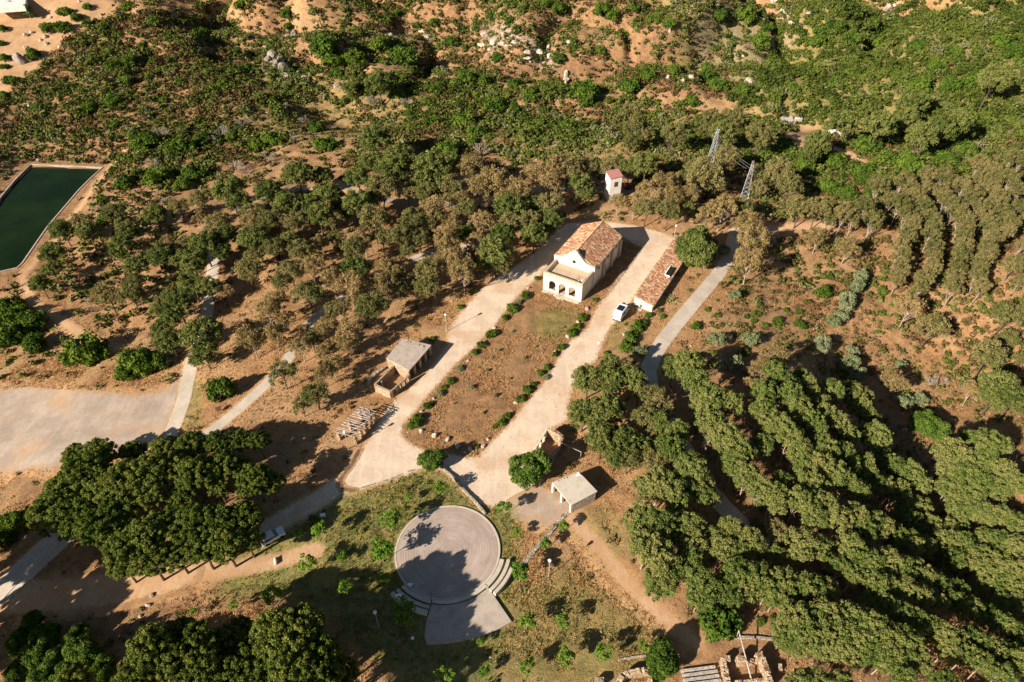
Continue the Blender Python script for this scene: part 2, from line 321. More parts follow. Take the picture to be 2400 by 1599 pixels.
fn,P=strip([(505,560),(498,640),(486,730),(470,800),(449,850),(440,890),(430,940),(414,985),(398,1025),(380,1060)],3.0); road('concrete_lane',fn,P,M_CONC_ROAD,.08,.35)
fn,P=strip([(1180,545),(1120,575),(1010,590),(900,640),(840,680),(780,715),(735,745),(690,820),(668,852),(620,905),(570,950),(520,992),(480,1022),(450,1050)],2.4); road('wood_path',fn,P,M_CONC_ROAD,.06,.5)
fn,P=strip([(560,490),(600,468),(680,443),(800,438),(900,470),(1000,480),(1130,475),(1250,440),(1380,442),(1480,448),(1560,452)],2.6); road('upper_path',fn,P,M_LANE,.06,.6)
fn,P=strip([(1770,535),(1722,545),(1716,575),(1706,605),(1682,645),(1650,683),(1610,730),(1566,784),(1534,830),(1519,868),(1525,905),(1545,945),(1575,1005),(1620,1080),(1660,1150),(1700,1192),(1740,1232),(1790,1275)],3.3); road('concrete_road',fn,P,M_CONC_ROAD,.07,.22)
fn,P=strip([(1940,528),(1870,532),(1800,538),(1750,545)],3.0); road('forest_track',fn,P,M_TRACK,.05,1.0)
fn,P=strip([(1340,1205),(1361,1236),(1395,1272),(1429,1314),(1463,1358),(1497,1392),(1531,1425),(1582,1470),(1625,1505)],2.3); road('dirt_track',fn,P,M_TRACK,.045,1.4)
fn,P=strip([(300,350),(262,384),(225,432),(186,490),(134,560),(84,612),(50,650),(75,700),(130,745),(200,790),(270,818)],1.7); road('pond_track',fn,P,M_TRACK,.05,.7)
fn,P=strip([(1930,345),(1965,352),(2000,368),(2020,385)],3.0); road('clearing_track',fn,P,M_TRACK,.05,1.2)
fn,P=poly([(-90,-60),(270,-60),(262,0),(250,28),(170,66),(128,110),(100,145),(40,190),(0,235),(-90,260)]); road('sandy_clearing',fn,P,M_SAND,.04,2.2)
fn,P=poly([(1840,318),(1880,300),(1900,296),(1925,302),(1935,318),(1925,335),(1880,345)]); road('grass_clearing',fn,P,M_SAND,.04,2.0)
road('gravel_road',sd_main,O_,M_ROAD,.02,.55)
fn,P=poly([(1200,1178),(1262,1145),(1310,1160),(1336,1178),(1342,1194),(1283,1232),(1237,1230),(1210,1206)]); road('gravel_apron',fn,P,M_LOT,.055,.9)
fn,P=strip([(842,1056),(826,1085),(812,1104),(800,1120),(797,1136),(806,1148),(830,1151)],.8); road('drainage_ditch',fn,P,M_MUD,.075,.4)
fn,P=strip([(1372,1003),(1420,1015),(1445,1040),(1480,1060)],2.2); road('yard_path',fn,P,M_TRACK,.05,.8)
for l in ([(1480,640),(1440,700),(1400,770),(1350,850),(1300,940),(1265,1010),(1240,1050),(1190,1085),(1130,1100),(1060,1092)],[(1520,610),(1470,690),(1425,770),(1375,855),(1322,945),(1290,1000),(1262,1060),(1250,1110),(1262,1150),(1290,1190)],[(1290,600),(1220,660),(1160,720),(1105,790),(1060,850),(1010,910),(965,965),(925,1020),(905,1060),(880,1100)],[(1275,620),(1200,690),(1130,765),(1080,830),(1020,905),(975,960),(930,1040),(960,1070),(1040,1085),(1120,1095)]):
    P=GP(l)
    for s_ in (-.75,.75):
        Q=[]
        for i in range(len(P)):
            a_=np.array(P[max(0,i-1)]); b_=np.array(P[min(len(P)-1,i+1)]); u_=(b_-a_)/np.linalg.norm(b_-a_); Q.append((P[i][0]-u_[1]*s_,P[i][1]+u_[0]*s_))
        # smooth the bends
        for _ in range(2): Q=[Q[0]]+[tuple(np.array(Q[i])*w0+np.array(Q[i+1])*(1-w0)) for i in range(len(Q)-1) for w0 in (.75,.25)]+[Q[-1]]
        RUTS.append(Q)
def sd_roads(x,y,skip=()):
    m=np.full(np.shape(x),99.)
    for n,fn,P,mt,off,soft in ROADS:
        if n in skip: continue
        m=np.minimum(m,fn(x,y))
    return m
# ground cover regions: outline in the photo carried to the ground, strength, softness in metres
GREEN=[([(960,1090),(900,1140),(790,1165),(640,1260),(560,1310),(500,1400),(700,1400),(900,1560),(1000,1640),(1180,1640),(1215,1330),(1215,1190),(1120,1185),(1040,1110)],1.15,5),
 ([(1250,750),(1300,722),(1345,735),(1340,765),(1290,800),(1262,785)],.85,6),([(930,1110),(980,1130),(1130,1185),(1190,1215),(1160,1245),(1050,1190),(930,1190)],.8,3),
 ([(420,960),(450,880),(475,900),(470,1000),(420,1010)],.7,2),([(1180,1400),(1330,1320),(1450,1420),(1560,1500),(1450,1620),(1150,1620)],.75,6),([(1420,800),(1440,740),(1470,760),(1440,830)],.6,3),
 ([(1500,0),(2450,-50),(2450,330),(1750,260),(1600,150)],.85,14),([(480,200),(700,170),(1000,200),(1700,300),(1500,400),(900,330),(500,330)],.4,12),([(1430,1180),(1340,1200),(1440,1320),(1500,1300)],.5,3)]
BROWNR=[(inner,.85,2.5),([(-60,120),(120,120),(260,40),(640,-20),(760,200),(640,340),(300,400),(-60,430)],.95,9),([(480,300),(800,200),(1500,200),(2100,380),(1500,470),(900,400),(300,560)],.6,14),([(700,-40),(1700,-60),(1780,230),(900,160)],1.0,12),([(1600,330),(2450,330),(2450,1650),(1500,1650),(1550,1100),(1560,860),(1750,700)],.62,12),([(1560,940),(2450,1000),(2450,1650),(1800,1500),(1640,1250)],1.1,10),([(-60,1160),(100,1110),(640,990),(640,1300),(200,1330),(900,1420),(900,1650),(-60,1650)],.7,7),([(-60,380),(300,330),(280,420),(120,660),(-60,700)],.8,4),([(860,660),(900,560),(1250,480),(700,480),(400,560),(480,800)],.5,8)]
ROCKR=[([(1130,70),(1250,90),(1320,130),(1300,160),(1150,130)],.8,4),([(850,60),(1010,75),(1000,100),(870,85)],.6,4),([(600,110),(640,130),(690,165),(680,195),(620,170)],.9,3),([(1600,20),(1860,0),(1870,70),(1760,230),(1720,200)],.35,8)]
_gw=[(GP(p),a,s) for p,a,s in GREEN]; _bw=[(GP(p),a,s) for p,a,s in BROWNR]; _rw=[(GP(p),a,s) for p,a,s in ROCKR]
def cover(x,y,L):
    m=np.zeros(np.shape(x))
    for P,a,s in L: m=np.maximum(m,a*(1-ss(-s*.5,s*.5,spoly(x,y,P))))
    return m
# ---------------------------------------------------------------- ground sheet (dense in the middle, coarse out to the horizon)
def axis(a,b,far0,far1):
    mid=np.arange(a,b+.01,1.0); k=np.array([1,3,8,20,50,120,300,700,1500,3000.])
    return np.concatenate([(a-k[k<far0])[::-1],mid,b+k[k<far1]])
ax=axis(GX0,GX1,4000,4000); ay=axis(GY0,GY1,1600,4000)
AX,AY=np.meshgrid(ax,ay,indexing='ij'); AZ=Hraw(AX,AY)
inr=(AX>=GX0)&(AX<=GX1)&(AY>=GY0)&(AY<=GY1); AZ[inr]=H(AX[inr],AY[inr])
near=(AX>-270)&(AX<270)&(AY>25)&(AY<400)
rs=np.full(AX.shape,50.); rs[near]=sd_roads(AX[near],AY[near])
bldg=np.full(AX.shape,50.)
for c_,r_ in (((18,140),16),((36,133),16),((-22,101),12),((-30,86),7),((8,80),7),((11,71),6),((-10.5,58),17),((29,42),13)): bldg=np.minimum(bldg,np.hypot(AX-c_[0],AY-c_[1])-r_)
micro=(fbm(AX/2.3,AY/2.3,11,2)*.75+fbm(AX/7,AY/7,15,2)*.8*(1+1.8*ss(200,260,AY)))*ss(.8,3.5,rs)*ss(-1,3,bldg)
pr=spoly(AX,AY,RES); micro=micro*ss(1.5,4,pr); AZ=AZ+np.where(near,micro,0)-2.4*(1-ss(-1.2,-.3,pr))
grn=np.zeros(AX.shape); brn=np.zeros(AX.shape); rok=np.zeros(AX.shape)
grn[near]=cover(AX[near],AY[near],_gw); brn[near]=cover(AX[near],AY[near],_bw); rok[near]=cover(AX[near],AY[near],_rw)
nx,ny=AX.shape; idx=np.arange(nx*ny).reshape(nx,ny)
F=np.stack([idx[:-1,:-1],idx[1:,:-1],idx[1:,1:],idx[:-1,1:]],-1).reshape(-1,4)
V=np.stack([AX,AY,AZ],-1).reshape(-1,3)
me=mesh_np('ground',V,F,M_GROUND,attrs=dict(green=grn.ravel(),brown=brn.ravel(),rock=rok.ravel()),smooth=True)
tag(link(bpy.data.objects.new('ground',me)),kind='structure')
def sheet(name,fn,P,mat,off,soft,step=.5,kind='structure'):
    P=np.array(P); x0,y0=P.min(0)-6; x1,y1=P.max(0)+6
    gx_=np.arange(max(x0,GX0+1),min(x1,GX1-1),step); gy_=np.arange(max(y0,25),min(y1,GY1-1),step)
    X,Y=np.meshgrid(gx_,gy_,indexing='ij'); S=fn(X,Y)
    m=S<soft*1.6+.2; q=m[:-1,:-1]&m[1:,:-1]&m[1:,1:]&m[:-1,1:]
    id_=np.arange(X.size).reshape(X.shape)
    F=np.stack([id_[:-1,:-1],id_[1:,:-1],id_[1:,1:],id_[:-1,1:]],-1)[q]
    used=np.unique(F); rem=np.full(X.size,-1); rem[used]=np.arange(len(used)); F=rem[F]
    x=X.ravel()[used]; y=Y.ravel()[used]; z=H(x,y)+off+.03; s_=S.ravel()[used]
    rs_=np.clip(sd_roads(x,y),-9,9)
    z=z-.10*ss(soft*.9,soft*1.6,s_)
    me=mesh_np(name,np.c_[x,y,z],F,mat,attrs=dict(sd=s_,green=cover(x,y,_gw),brown=cover(x,y,_bw)),smooth=True)
    return tag(link(bpy.data.objects.new(name,me)),kind=kind)
for n,fn,P,mt,off,soft in ROADS: sheet(n,fn,P,mt,off,soft,step=1.0 if n in('sandy_clearing','gravel_lot') else .5)
for i,Q in enumerate(RUTS): sheet('wheel_rut',(lambda x,y,Q=Q:dline(x,y,Q)-.10),Q,M_RUT,.034+.004*i,-.1,step=.2)
# pond: water sheet and its concrete rim
rp=[tuple(p) for p in RES]
def offs(P,d):
    P=np.array(P); n=len(P); out=[]
    for i in range(n):
        a,b,c=P[i-1],P[i],P[(i+1)%n]; e1=(b-a)/np.linalg.norm(b-a); e2=(c-b)/np.linalg.norm(c-b); nn=np.array([e1[1]+e2[1],-e1[0]-e2[0]]); nn/=max(.4,np.linalg.norm(nn)); out.append(tuple(b+nn*d))
    return out
area=sum(rp[i][0]*rp[(i+1)%len(rp)][1]-rp[(i+1)%len(rp)][0]*rp[i][1] for i in range(len(rp)))
sg=1 if area>0 else -1
o=MB().prism(offs(rp,-sg*.1),ZR-.75,ZR-.55) if False else MB().add([(p[0],p[1],ZR-.5) for p in offs(rp,sg*.15)],[tuple(range(len(rp)))])
tag(o.build('water',M_WATER),kind='structure')
mb=MB(); A_=offs(rp,sg*.28); B_=offs(rp,-sg*.1); n=len(rp)
vs=[(p[0],p[1],ZR+.16) for p in A_]+[(p[0],p[1],ZR+.16) for p in B_]+[(p[0],p[1],ZR-.4) for p in A_]+[(p[0],p[1],ZR-2.4) for p in B_]
fs=[]
for i in range(n):
    j=(i+1)%n; fs+=[(i,j,n+j,n+i),(n+i,n+j,3*n+j,3*n+i),(2*n+i,2*n+j,j,i)]
mb.add(vs,fs); o=mb.build('pond_rim',M_CONC); tag(o,'low pale concrete kerb running all round the dark green pond','pond rim')
# ---------------------------------------------------------------- foliage
def quads(C,N,S,rg,asp=1.5):
    n=len(C); N=N/np.linalg.norm(N,axis=1)[:,None]
    t=rg.normal(size=(n,3)); u=np.cross(N,t); u/=np.linalg.norm(u,axis=1)[:,None]+1e-9; v=np.cross(N,u)
    S=np.asarray(S)[:,None] if hasattr(S,'__len__') else S
    V=np.stack([C-u*S*.5*asp,C-v*S*.5,C+u*S*.5*asp,C+v*S*.5],1).reshape(-1,3)
    return V,np.arange(4*n).reshape(n,4)
def tufts(TC,TR,n,size,rg,flat=.8,jit=.55,shell=.45,up=.15,tt=None,tj=.18):
    m=len(TC); d=rg.normal(size=(m,n,3)); d[...,2]=d[...,2]*.9+up; d/=np.linalg.norm(d,axis=2)[...,None]
    rad=(1-shell*rg.random((m,n))**1.5)*TR[:,None]
    off=d*rad[...,None]; off[...,2]*=flat; C=(TC[:,None]+off).reshape(-1,3)
    N=(d+rg.normal(size=d.shape)*jit).reshape(-1,3)
    tt=rg.random(m) if tt is None else tt
    T=np.clip(np.repeat(tt,n)+rg.normal(size=m*n)*tj,0,1)
    V,F=quads(C,N,size*(.7+.6*rg.random(m*n)),rg); return V,F,T
def pine_mesh(seed,Rr=3.0,dome=.42,nt=70,nl=62,leafs=.26,mat=None,open_=0.,name='crown',tr=.19,lobes=3):
    rg=np.random.default_rng(seed); C=[]
    lob=[(0,0,0,1.0)]+[(rg.uniform(.25,.5)*math.cos(a),rg.uniform(.25,.5)*math.sin(a),rg.uniform(-.12,.02),rg.uniform(.55,.75)) for a in (rg.uniform(0,6.28)+np.arange(lobes)*6.28/lobes)]
    k=0
    while len(C)<nt and k<nt*80:
        k+=1; l=lob[rg.integers(len(lob))]; a=rg.uniform(0,6.283); r=math.sqrt(rg.random()); 
        top=math.sqrt(max(0,1-r*r)); zz=top*rg.uniform(.75,1.0) if rg.random()<.8 else rg.uniform(-.25,.4)
        if r>.75 and rg.random()<.3: zz=-.15
        p=np.array([(l[0]+r*l[3]*math.cos(a)*.86)*Rr,(l[1]+r*l[3]*math.sin(a)*.86)*Rr,(l[2]+zz*dome*l[3]*1.5)*Rr])
        if vnoise(np.array([p[0]*.8+seed*7.]),np.array([p[1]*.8]),seed)[0]<open_: continue
        if all(np.linalg.norm(p-q)>tr*Rr*.85 for q in C) or rg.random()<.02: C.append(p)
    C=np.array(C); TR=tr*Rr*rg.uniform(.5,1.4,len(C))
    V,F,T=tufts(C,TR,nl,leafs,rg,.85,.7,.7,tj=.24)
    return mesh_np(name,V,F,mat,T),C
def blob_mesh(seed,Rr=1.,h=.8,nt=26,nl=40,leafs=.15,mat=None,name='foliage',tr=.3,up=.1,lift=0.):
    rg=np.random.default_rng(seed); d=rg.normal(size=(nt,3)); d[:,2]=np.abs(d[:,2])*.9-.12; d/=np.linalg.norm(d,axis=1)[:,None]
    w_=rg.uniform(.75,1.12,nt)*.75
    ang=np.arctan2(d[:,1],d[:,0]); w_*=1+.18*np.sin(ang*2+seed)+.1*np.sin(ang*3+seed*2)
    C=d*w_[:,None]*Rr; C[:,2]=C[:,2]*h+Rr*h*.35+lift
    V,F,T=tufts(C,tr*Rr*rg.uniform(.7,1.3,nt),nl,leafs,rg,.85,up=up)
    return mesh_np(name,V,F,mat,T),C
def trunk_mb(h,C,r,seed,limbs=8,lean=.5,low=.45,fork=False,whips=0):
    rg=random.Random(seed); mb=MB(); n=6; top=h; bx,by=rg.uniform(-lean,lean),rg.uniform(-lean,lean)
    P=[(0,0,-.8)]+[(bx*(i/n)**1.5+rg.uniform(-.08,.08),by*(i/n)**1.5+rg.uniform(-.08,.08),top*i/n) for i in range(n+1)]
    mb.path(P,[r*1.25]+[r*(1-.75*i/n) for i in range(n+1)],7)
    idx_=list(range(len(C))); rg.shuffle(idx_)
    for q in idx_[:limbs]:
        t=rg.uniform(low,.9); i=t*n; a=P[int(i)+1]; c=C[q]; c=(c[0],c[1],c[2])
        m=((a[0]+c[0])/2,(a[1]+c[1])/2,min(c[2],(a[2]+c[2])/2+.1)-.25)
        mb.path([a,m,c],[r*.42,r*.26,r*.08],5)
    for q in range(whips):
        a=P[rg.randint(3,n)]; an=rg.uniform(0,6.28); l=rg.uniform(.8,2.0)
        mb.tube(a,(a[0]+math.cos(an)*l,a[1]+math.sin(an)*l,a[2]+rg.uniform(-.3,.8)),r*.16,r*.05,4,cap=False)
    return mb
PROTO={}; KW=dict(g=.79,m=.78,b=.78,p=.80,q=.80,D=.74,F=.92,s=.8,h=.9,y=.9,O=.9,K=.92)
def make_kind(key,name,n,fn):
    PROTO[key]=(name,[fn(i) for i in range(n)])
def T(key,seed,Rr,h,hc,leafmat,bark,trunk_r,nt=70,nl=62,leafs=.26,dome=.42,open_=0.,limbs=8,low=.5,tr=.19,lean=.5,whips=0,lobes=3):
    me,C=pine_mesh(seed,Rr,dome,nt,nl,leafs,leafmat,open_,'crown',tr,lobes)
    co=np.zeros(len(me.vertices)*3,np.float32); me.vertices.foreach_get('co',co); co=co.reshape(-1,3); co[:,2]+=hc; me.vertices.foreach_set('co',co.ravel()); me.update()
    tm=trunk_mb(hc+dome*Rr*.3,C+np.array([0,0,hc]),trunk_r,seed,limbs,lean,low,whips=whips).mesh('trunk',bark)
    return dict(R=Rr,hc=hc,parts=[('trunk',tm),('crown',me)],used=0)
make_kind('g','umbrella_pine',5,lambda i:T('g',10+i,3.0,7,4.6,L_G,M_BARKD,.17,nt=84,nl=105,leafs=.18,dome=.48,open_=.12,limbs=10,whips=4))
make_kind('m','pine_tree',5,lambda i:T('m',20+i,3.0,7,4.7,L_M,M_BARKD,.15,nt=70,nl=90,leafs=.17,dome=.5,open_=.26,limbs=12,low=.4,whips=8))
make_kind('b','pine_tree',5,lambda i:T('b',30+i,3.0,7,4.8,L_B,M_BARKL,.14,nt=60,nl=80,leafs=.165,dome=.5,open_=.34,limbs=16,low=.35,whips=14))
make_kind('p','plantation_pine',6,lambda i:T('p',40+i,3.0,9,6.0,L_P,M_BARKL,.15,nt=88,nl=105,leafs=.18,dome=.50,open_=.10,limbs=14,low=.35,tr=.18,whips=12))
make_kind('q','plantation_pine',5,lambda i:T('q',140+i,3.0,9,6.0,L_W,M_BARKL,.15,nt=72,nl=95,leafs=.175,dome=.50,open_=.22,limbs=18,low=.3,tr=.17,whips=16))
make_kind('D','stone_pine',4,lambda i:T('D',50+i,5.0,13,9.6,L_D,M_BARKD,.36,nt=170,nl=150,leafs=.23,dome=.40,open_=.05,limbs=12,tr=.115,lobes=4))
def Bl(key,seed,Rr,h,lm,bark,nt,nl,ls,lift=0,trunk=None,tr=.3,up=.1,part='foliage'):
    me,C=blob_mesh(seed,Rr,h,nt,nl,ls,lm,part,tr,up,lift)
    parts=[(part,me)]
    if trunk: parts.insert(0,('trunk',trunk_mb(lift+Rr*h*.45,C,trunk,seed,6,.15,.55).mesh('trunk',bark)))
    return dict(R=Rr,hc=lift+Rr*h*.45,parts=parts,used=0)
make_kind('F','broadleaf_tree',2,lambda i:Bl('F',60+i,4.0,.85,L_F,M_BARKD,110,150,.27,1.6,.25,.2,part='crown'))
make_kind('K','dense_pine',1,lambda i:Bl('K',160+i,4.0,1.0,L_G,M_BARKD,130,170,.23,.7,.28,.2,part='crown'))
make_kind('O','olive_tree',3,lambda i:Bl('O',65+i,2.0,.95,L_O,M_BARKL,44,60,.2,1.0,.12,.25,part='crown'))
make_kind('s','young_tree',4,lambda i:Bl('s',70+i,1.3,.95,L_S,M_BARKL,26,34,.18,2.0,.05,.3,part='crown'))
make_kind('h','shrub',5,lambda i:Bl('h',80+i,1.5,.75,L_H,M_BARKD,36,60,.19,0))
make_kind('y','shrub',3,lambda i:Bl('y',90+i,1.5,.75,L_O,M_BARKD,30,55,.17,0))
def dead(seed):
    rg=random.Random(seed); mb=MB()
    def br(p,d,l,r,k):
        q=(p[0]+d[0]*l,p[1]+d[1]*l,p[2]+d[2]*l); mb.tube(p,q,r,r*.6,4,cap=False)
        if k:
            for _ in range(3 if k>1 else 4): 
                e=Vector((d[0]+rg.uniform(-.6,.6),d[1]+rg.uniform(-.6,.6),d[2]+rg.uniform(-.25,.4))).normalized(); br(q,e,l*rg.uniform(.6,.85),r*.6,k-1)
    for _ in range(8):
        a=rg.uniform(0,6.28); br((0,0,-.1),Vector((math.cos(a)*.7,math.sin(a)*.7,rg.uniform(.5,1.1))).normalized(),.65,.05,3)
    return dict(R=1.5,hc=.8,parts=[('branches',mb.mesh('branches',M_TWIG))],used=0)
make_kind('x','bare_shrub',3,lambda i:dead(100+i))
LAB=[]; ALLT=[]; rgp=random.Random(5)
def place(key,x,y,width,label,cat,group,zs=1.0,z=None,var=None):
    name,vs=PROTO[key]; p=vs[var if var is not None else rgp.randrange(len(vs))]
    s=width/2/(p['R']*KW.get(key,1.0)); z=float(H(x,y)) if z is None else z
    root=bpy.data.objects.new(name,None); link(root); root.location=(x,y,z-.05); root.rotation_euler=(0,0,rgp.uniform(0,6.28)); root.scale=(s,s,s*zs); root.empty_display_size=.4
    for pn,me in p['parts']: link(bpy.data.objects.new(pn,me),root)
    tag(root,label,cat,group); ALLT.append((root,key)); return root
def put(key,qs,look,cat,group,where,zs=1.0,hf=1.0,wk=1.0):
    """qs: (px,py,width_px) of the crown centre in the photograph; stands where that crown meets the land"""
    if not qs: return []
    rs_=np.array([(a,b) for a,b,c in qs]); P0=G(rs_,0); out=[]
    for (a,b,wpx),P in zip(qs,P0):
        dz=(P-CAMP)@FW; W=wpx*dz/FPX*wk; p=PROTO[key][1][0]; s=W/2/p['R']/KW.get(key,1.0); hc=p['hc']*s*zs*hf
        Q=G([(a,b)],hc+.05)[0]; W=wpx*((Q+[0,0,hc]-CAMP)@FW)/FPX*wk
        out.append([Q[0],Q[1],W,a,b])
    res=[]
    for i,o in enumerate(out):
        r=place(key,o[0],o[1],o[2],f"{look} {where}",cat,group if len(out)>1 else None,zs*rgp.uniform(.92,1.1))
        if len(out)>1: LAB.append((r,look,o[3],o[4]))
        res.append(r)
    return res
def cr(k,l): return [(*crop(k,e[0],e[1]),e[2]/2.941) for e in l]
# ================================================================ buildings
rb=random.Random(77)
def frame(a,b,z=0.0):
    """pixel a = local origin, pixel b = end of local x; returns world origin, length, angle"""
    A,B=GZ([a],z)[0],GZ([b],z)[0]; d=B-A; return A,float(np.hypot(d[0],d[1])),math.atan2(d[1],d[0])
def tiles(mb,x0,x1,y0,y1,zf,du=.27,dv=.46,fall='x',rg=rb):
    """overlapping half-round clay tiles; fall axis runs down the slope. zf(x,y)=height of the roof plane"""
    a0,a1=(x0,x1) if fall=='x' else (y0,y1); b0,b1=(y0,y1) if fall=='x' else (x0,x1)
    nb=int(abs(b1-b0)/du); na=int(abs(a1-a0)/dv)
    for j in range(nb):
        bc=b0+(b1-b0)*(j+.5)/nb
        for i in range(na):
            aa=a0+(a1-a0)*i/na; ab=a0+(a1-a0)*(i+1.12)/na; jt=rg.uniform(-.025,.025); ww=abs(b1-b0)/nb*.54
            if abs(ab-a1)>0 and (ab-a1)*(a1-a0)>0: ab=a1+(a1-a0)/abs(a1-a0)*.06
            l=rg.uniform(0,.018); vs=[]
            for a,dz in ((aa,.03+l),(ab,.065+l)):
                for k,(w_,hh) in enumerate(((-1,0),(-.55,.06),(.55,.06),(1,0))):
                    b=bc+w_*ww+jt; x,y=(a,b) if fall=='x' else (b,a); vs.append((x,y,zf(x,y)+dz+hh))
            t=min(1,max(0,rg.gauss(.56,.33))); 
            mb.add(vs,[(0,1,5,4),(1,2,6,5),(2,3,7,6)],t)
def arch_wall(mb,x0,x1,y0,y1,z0,z1,ops):
    """wall along x, thickness y0..y1, with arched openings (xa,xb,zs,zspring)"""
    x=x0
    for (xa,xb,zs,zp) in ops:
        mb.box(x,xa,y0,y1,z0,z1)
        if zs>z0: mb.box(xa,xb,y0,y1,z0,zs)
        r=(xb-xa)/2; cx=(xa+xb)/2; n=12
        pts=[(xa,zp)]+[(cx-r*math.cos(math.pi*i/n),zp+r*math.sin(math.pi*i/n)) for i in range(1,n)]+[(xb,zp)]
        for i in range(n):
            (ax_,az_),(bx_,bz_)=pts[i],pts[i+1]; mb.vprism([(ax_,az_),(bx_,bz_),(bx_,z1),(ax_,z1)],y0,y1)
        x=xb
    mb.box(x,x1,y0,y1,z0,z1)
def Dz(x,y): return (1250+x/6.362,500+y/6.362)
# ---- chapel
A,W,ang=frame(Dz(145,1130),Dz(712,1325))
ch=empty('chapel',A,ang,'cream plastered chapel with stepped curved gable, arched porch and red clay tile roof','chapel'); W=10.05
mb=MB(); ops=[(1.5,3.25,.55,2.35),(4.1,5.85,.02,2.45),(6.7,8.4,.6,2.5)]
arch_wall(mb,0,W,0,.45,-.5,4.6,ops)
o=mb.build('front_wall',M_PLAST,ch)
MB().box(W-.45,W,.452,5.998,-.5,4.6).build('side_wall',M_PLAST,ch); mb=MB(); mb.box(0,.45,.452,1.3,-.5,4.6); mb.box(0,.45,1.3,4.6,-.5,1.0); mb.box(0,.45,1.3,4.6,3.4,4.6); mb.box(0,.45,4.6,5.998,-.5,4.6); mb.build('side_wall',M_PLAST,ch)
mb=MB()
mb.box(-.06,W+.06,-.06,.5,4.602,5.15); mb.box(-.06,.5,.502,5.98,4.602,5.15); mb.box(W-.5,W+.06,.502,5.98,4.602,5.15)
bevel(mb.build('parapet',M_PARA,ch),.05)
MB().box(-.14,W+.14,-.14,-.062,4.42,4.6).build('cornice',M_PARA,ch)
for x in (0,3.55,6.2,W-.3): MB().box(x,x+.3,-.05,-.002,-.3,4.418).build('pilaster',M_PLAST,ch)
MB().box(.47,W-.47,.47,5.98,4.0,4.25).build('terrace',M_DECK,ch)
mb=MB(); mb.box(.4,W-.4,.4,6,-.3,.08); mb.build('porch_floor',M_DECK,ch)
mb=MB(); mb.box(.2,W-.2,-1.1,-.02,-.3,.14); mb.box(3.9,6.1,-1.6,-1.12,-.3,.1); bevel(mb.build('step',M_CONCL,ch),.04)
# gable: shoulders, concave sweep, peak
gp=[(-.35,-.5),(-.35,6.15),(.35,6.2),(1.3,6.28),(1.9,6.5),(2.7,7.2),(3.6,8.1),(4.3,8.8),(4.75,9.1),(5.2,9.1),(5.65,8.8),(6.3,8.1),(7.2,7.2),(8.0,6.5),(8.7,6.3),(9.5,6.2),(10.3,6.15),(10.3,-.5)]
mb=MB(); n=len(gp)
for i in range(1,n-2):
    a,b=gp[i],gp[i+1]
    if b[0]-a[0]>.01: mb.vprism([(a[0],-.5),(b[0],-.5),b,a],6.0,6.45)
mb.build('gable',M_PLAST,ch)
mb=MB()
for i in range(1,n-2):
    a,b=gp[i],gp[i+1]; mb.vprism([(a[0],a[1]+.004),(b[0],b[1]+.004),(b[0],b[1]+.14),(a[0],a[1]+.14)],5.9,6.55)
mb.build('coping',M_PARA,ch)
mb=MB(); mb.vprism([(4.95+.42*math.cos(a*math.pi/10),6.0+.42*math.sin(a*math.pi/10)) for a in range(20)],5.96,5.995); oc=mb.build('round_window',M_DARK,ch)
mb=MB()
for i in range(20):
    a,b=i*math.pi/10,(i+1)*math.pi/10
    mb.vprism([(4.95+.42*math.cos(a),6+.42*math.sin(a)),(4.95+.54*math.cos(a),6+.54*math.sin(a)),(4.95+.54*math.cos(b),6+.54*math.sin(b)),(4.95+.42*math.cos(b),6+.42*math.sin(b))],5.93,5.999)
mb.build('window_frame',M_PARA,oc)
# nave
YR0,YR1=6.46,21.7; XL,XR,XM=-.25,10.1,4.95; ZE,ZT=5.75,8.3
MB().box(XR-.5,XR,YR0,YR1,-.5,5.7).build('nave_wall',M_PLAST,ch); MB().box(XL,XL+.5,YR0,YR1,-.5,5.7).build('nave_wall',M_PLAST,ch)
mb=MB(); mb.vprism([(XL,-.5),(XR,-.5),(XR,5.7),(XM,8.2),(XL,5.7)],YR1+.002,YR1+.45); mb.build('rear_wall',M_PLAST,ch)
for y in (11.2,16.2,21.2): mb=MB(); mb.box(XR+.002,XR+.55,y,y+.75,-.5,5.0); mb.vprism([(XR+.002,5.0),(XR+.55,5.0),(XR+.002,5.4)],y,y+.75); mb.build('buttress',M_PARA,ch)
for a,b in ((6.6,11.19),(11.96,16.19),(16.96,21.19)): MB().box(XR+.002,XR+.18,a,b,-.5,.5).build('plinth',M_PARA,ch)
for y in (8.6,14.0,19.0):
    wd=MB().box(XR+.004,XR+.03,y,y+.8,3.9,4.6).build('window',M_DARK,ch)
    MB().box(XR+.032,XR+.07,y-.1,y+.9,3.72,3.86).build('sill',M_PARA,wd)
dr=MB().box(XR+.004,XR+.04,12.9,13.9,-.1,2.2).build('side_door',M_BROWNW,ch)
zr=lambda x,y: ZT-(ZT-ZE)*abs(x-XM)/(XR-XM)
mb=MB(); mb.vprism([(XL-.28,ZE-.12),(XM,ZT-.02),(XR+.22,ZE-.12),(XR+.22,ZE-.22),(XM,ZT-.18),(XL-.28,ZE-.22)],YR0,YR1+.6)
mb.build('roof_deck',M_PARA,ch)
mb=MB(); tiles(mb,XM+.05,XR+.28,YR0+.05,YR1+.62,zr); tiles(mb,XM-.05,XL-.33,YR0+.05,YR1+.62,zr)
for i in range(38):
    y=YR0+.1+i*.41; mb.vprism([(XM-.14,ZT+.03),(XM+.14,ZT+.03),(XM+.08,ZT+.17),(XM-.08,ZT+.17)],y,y+.40,rb.uniform(.3,.9))
mb.build('tile_roof',M_TILE,ch)
for xx in (XL-.36,XR+.28): MB().tube((xx,YR0,ZE-.16),(xx,YR1+.6,ZE-.16),.08,.08,6).build('gutter',M_WOODG,ch)
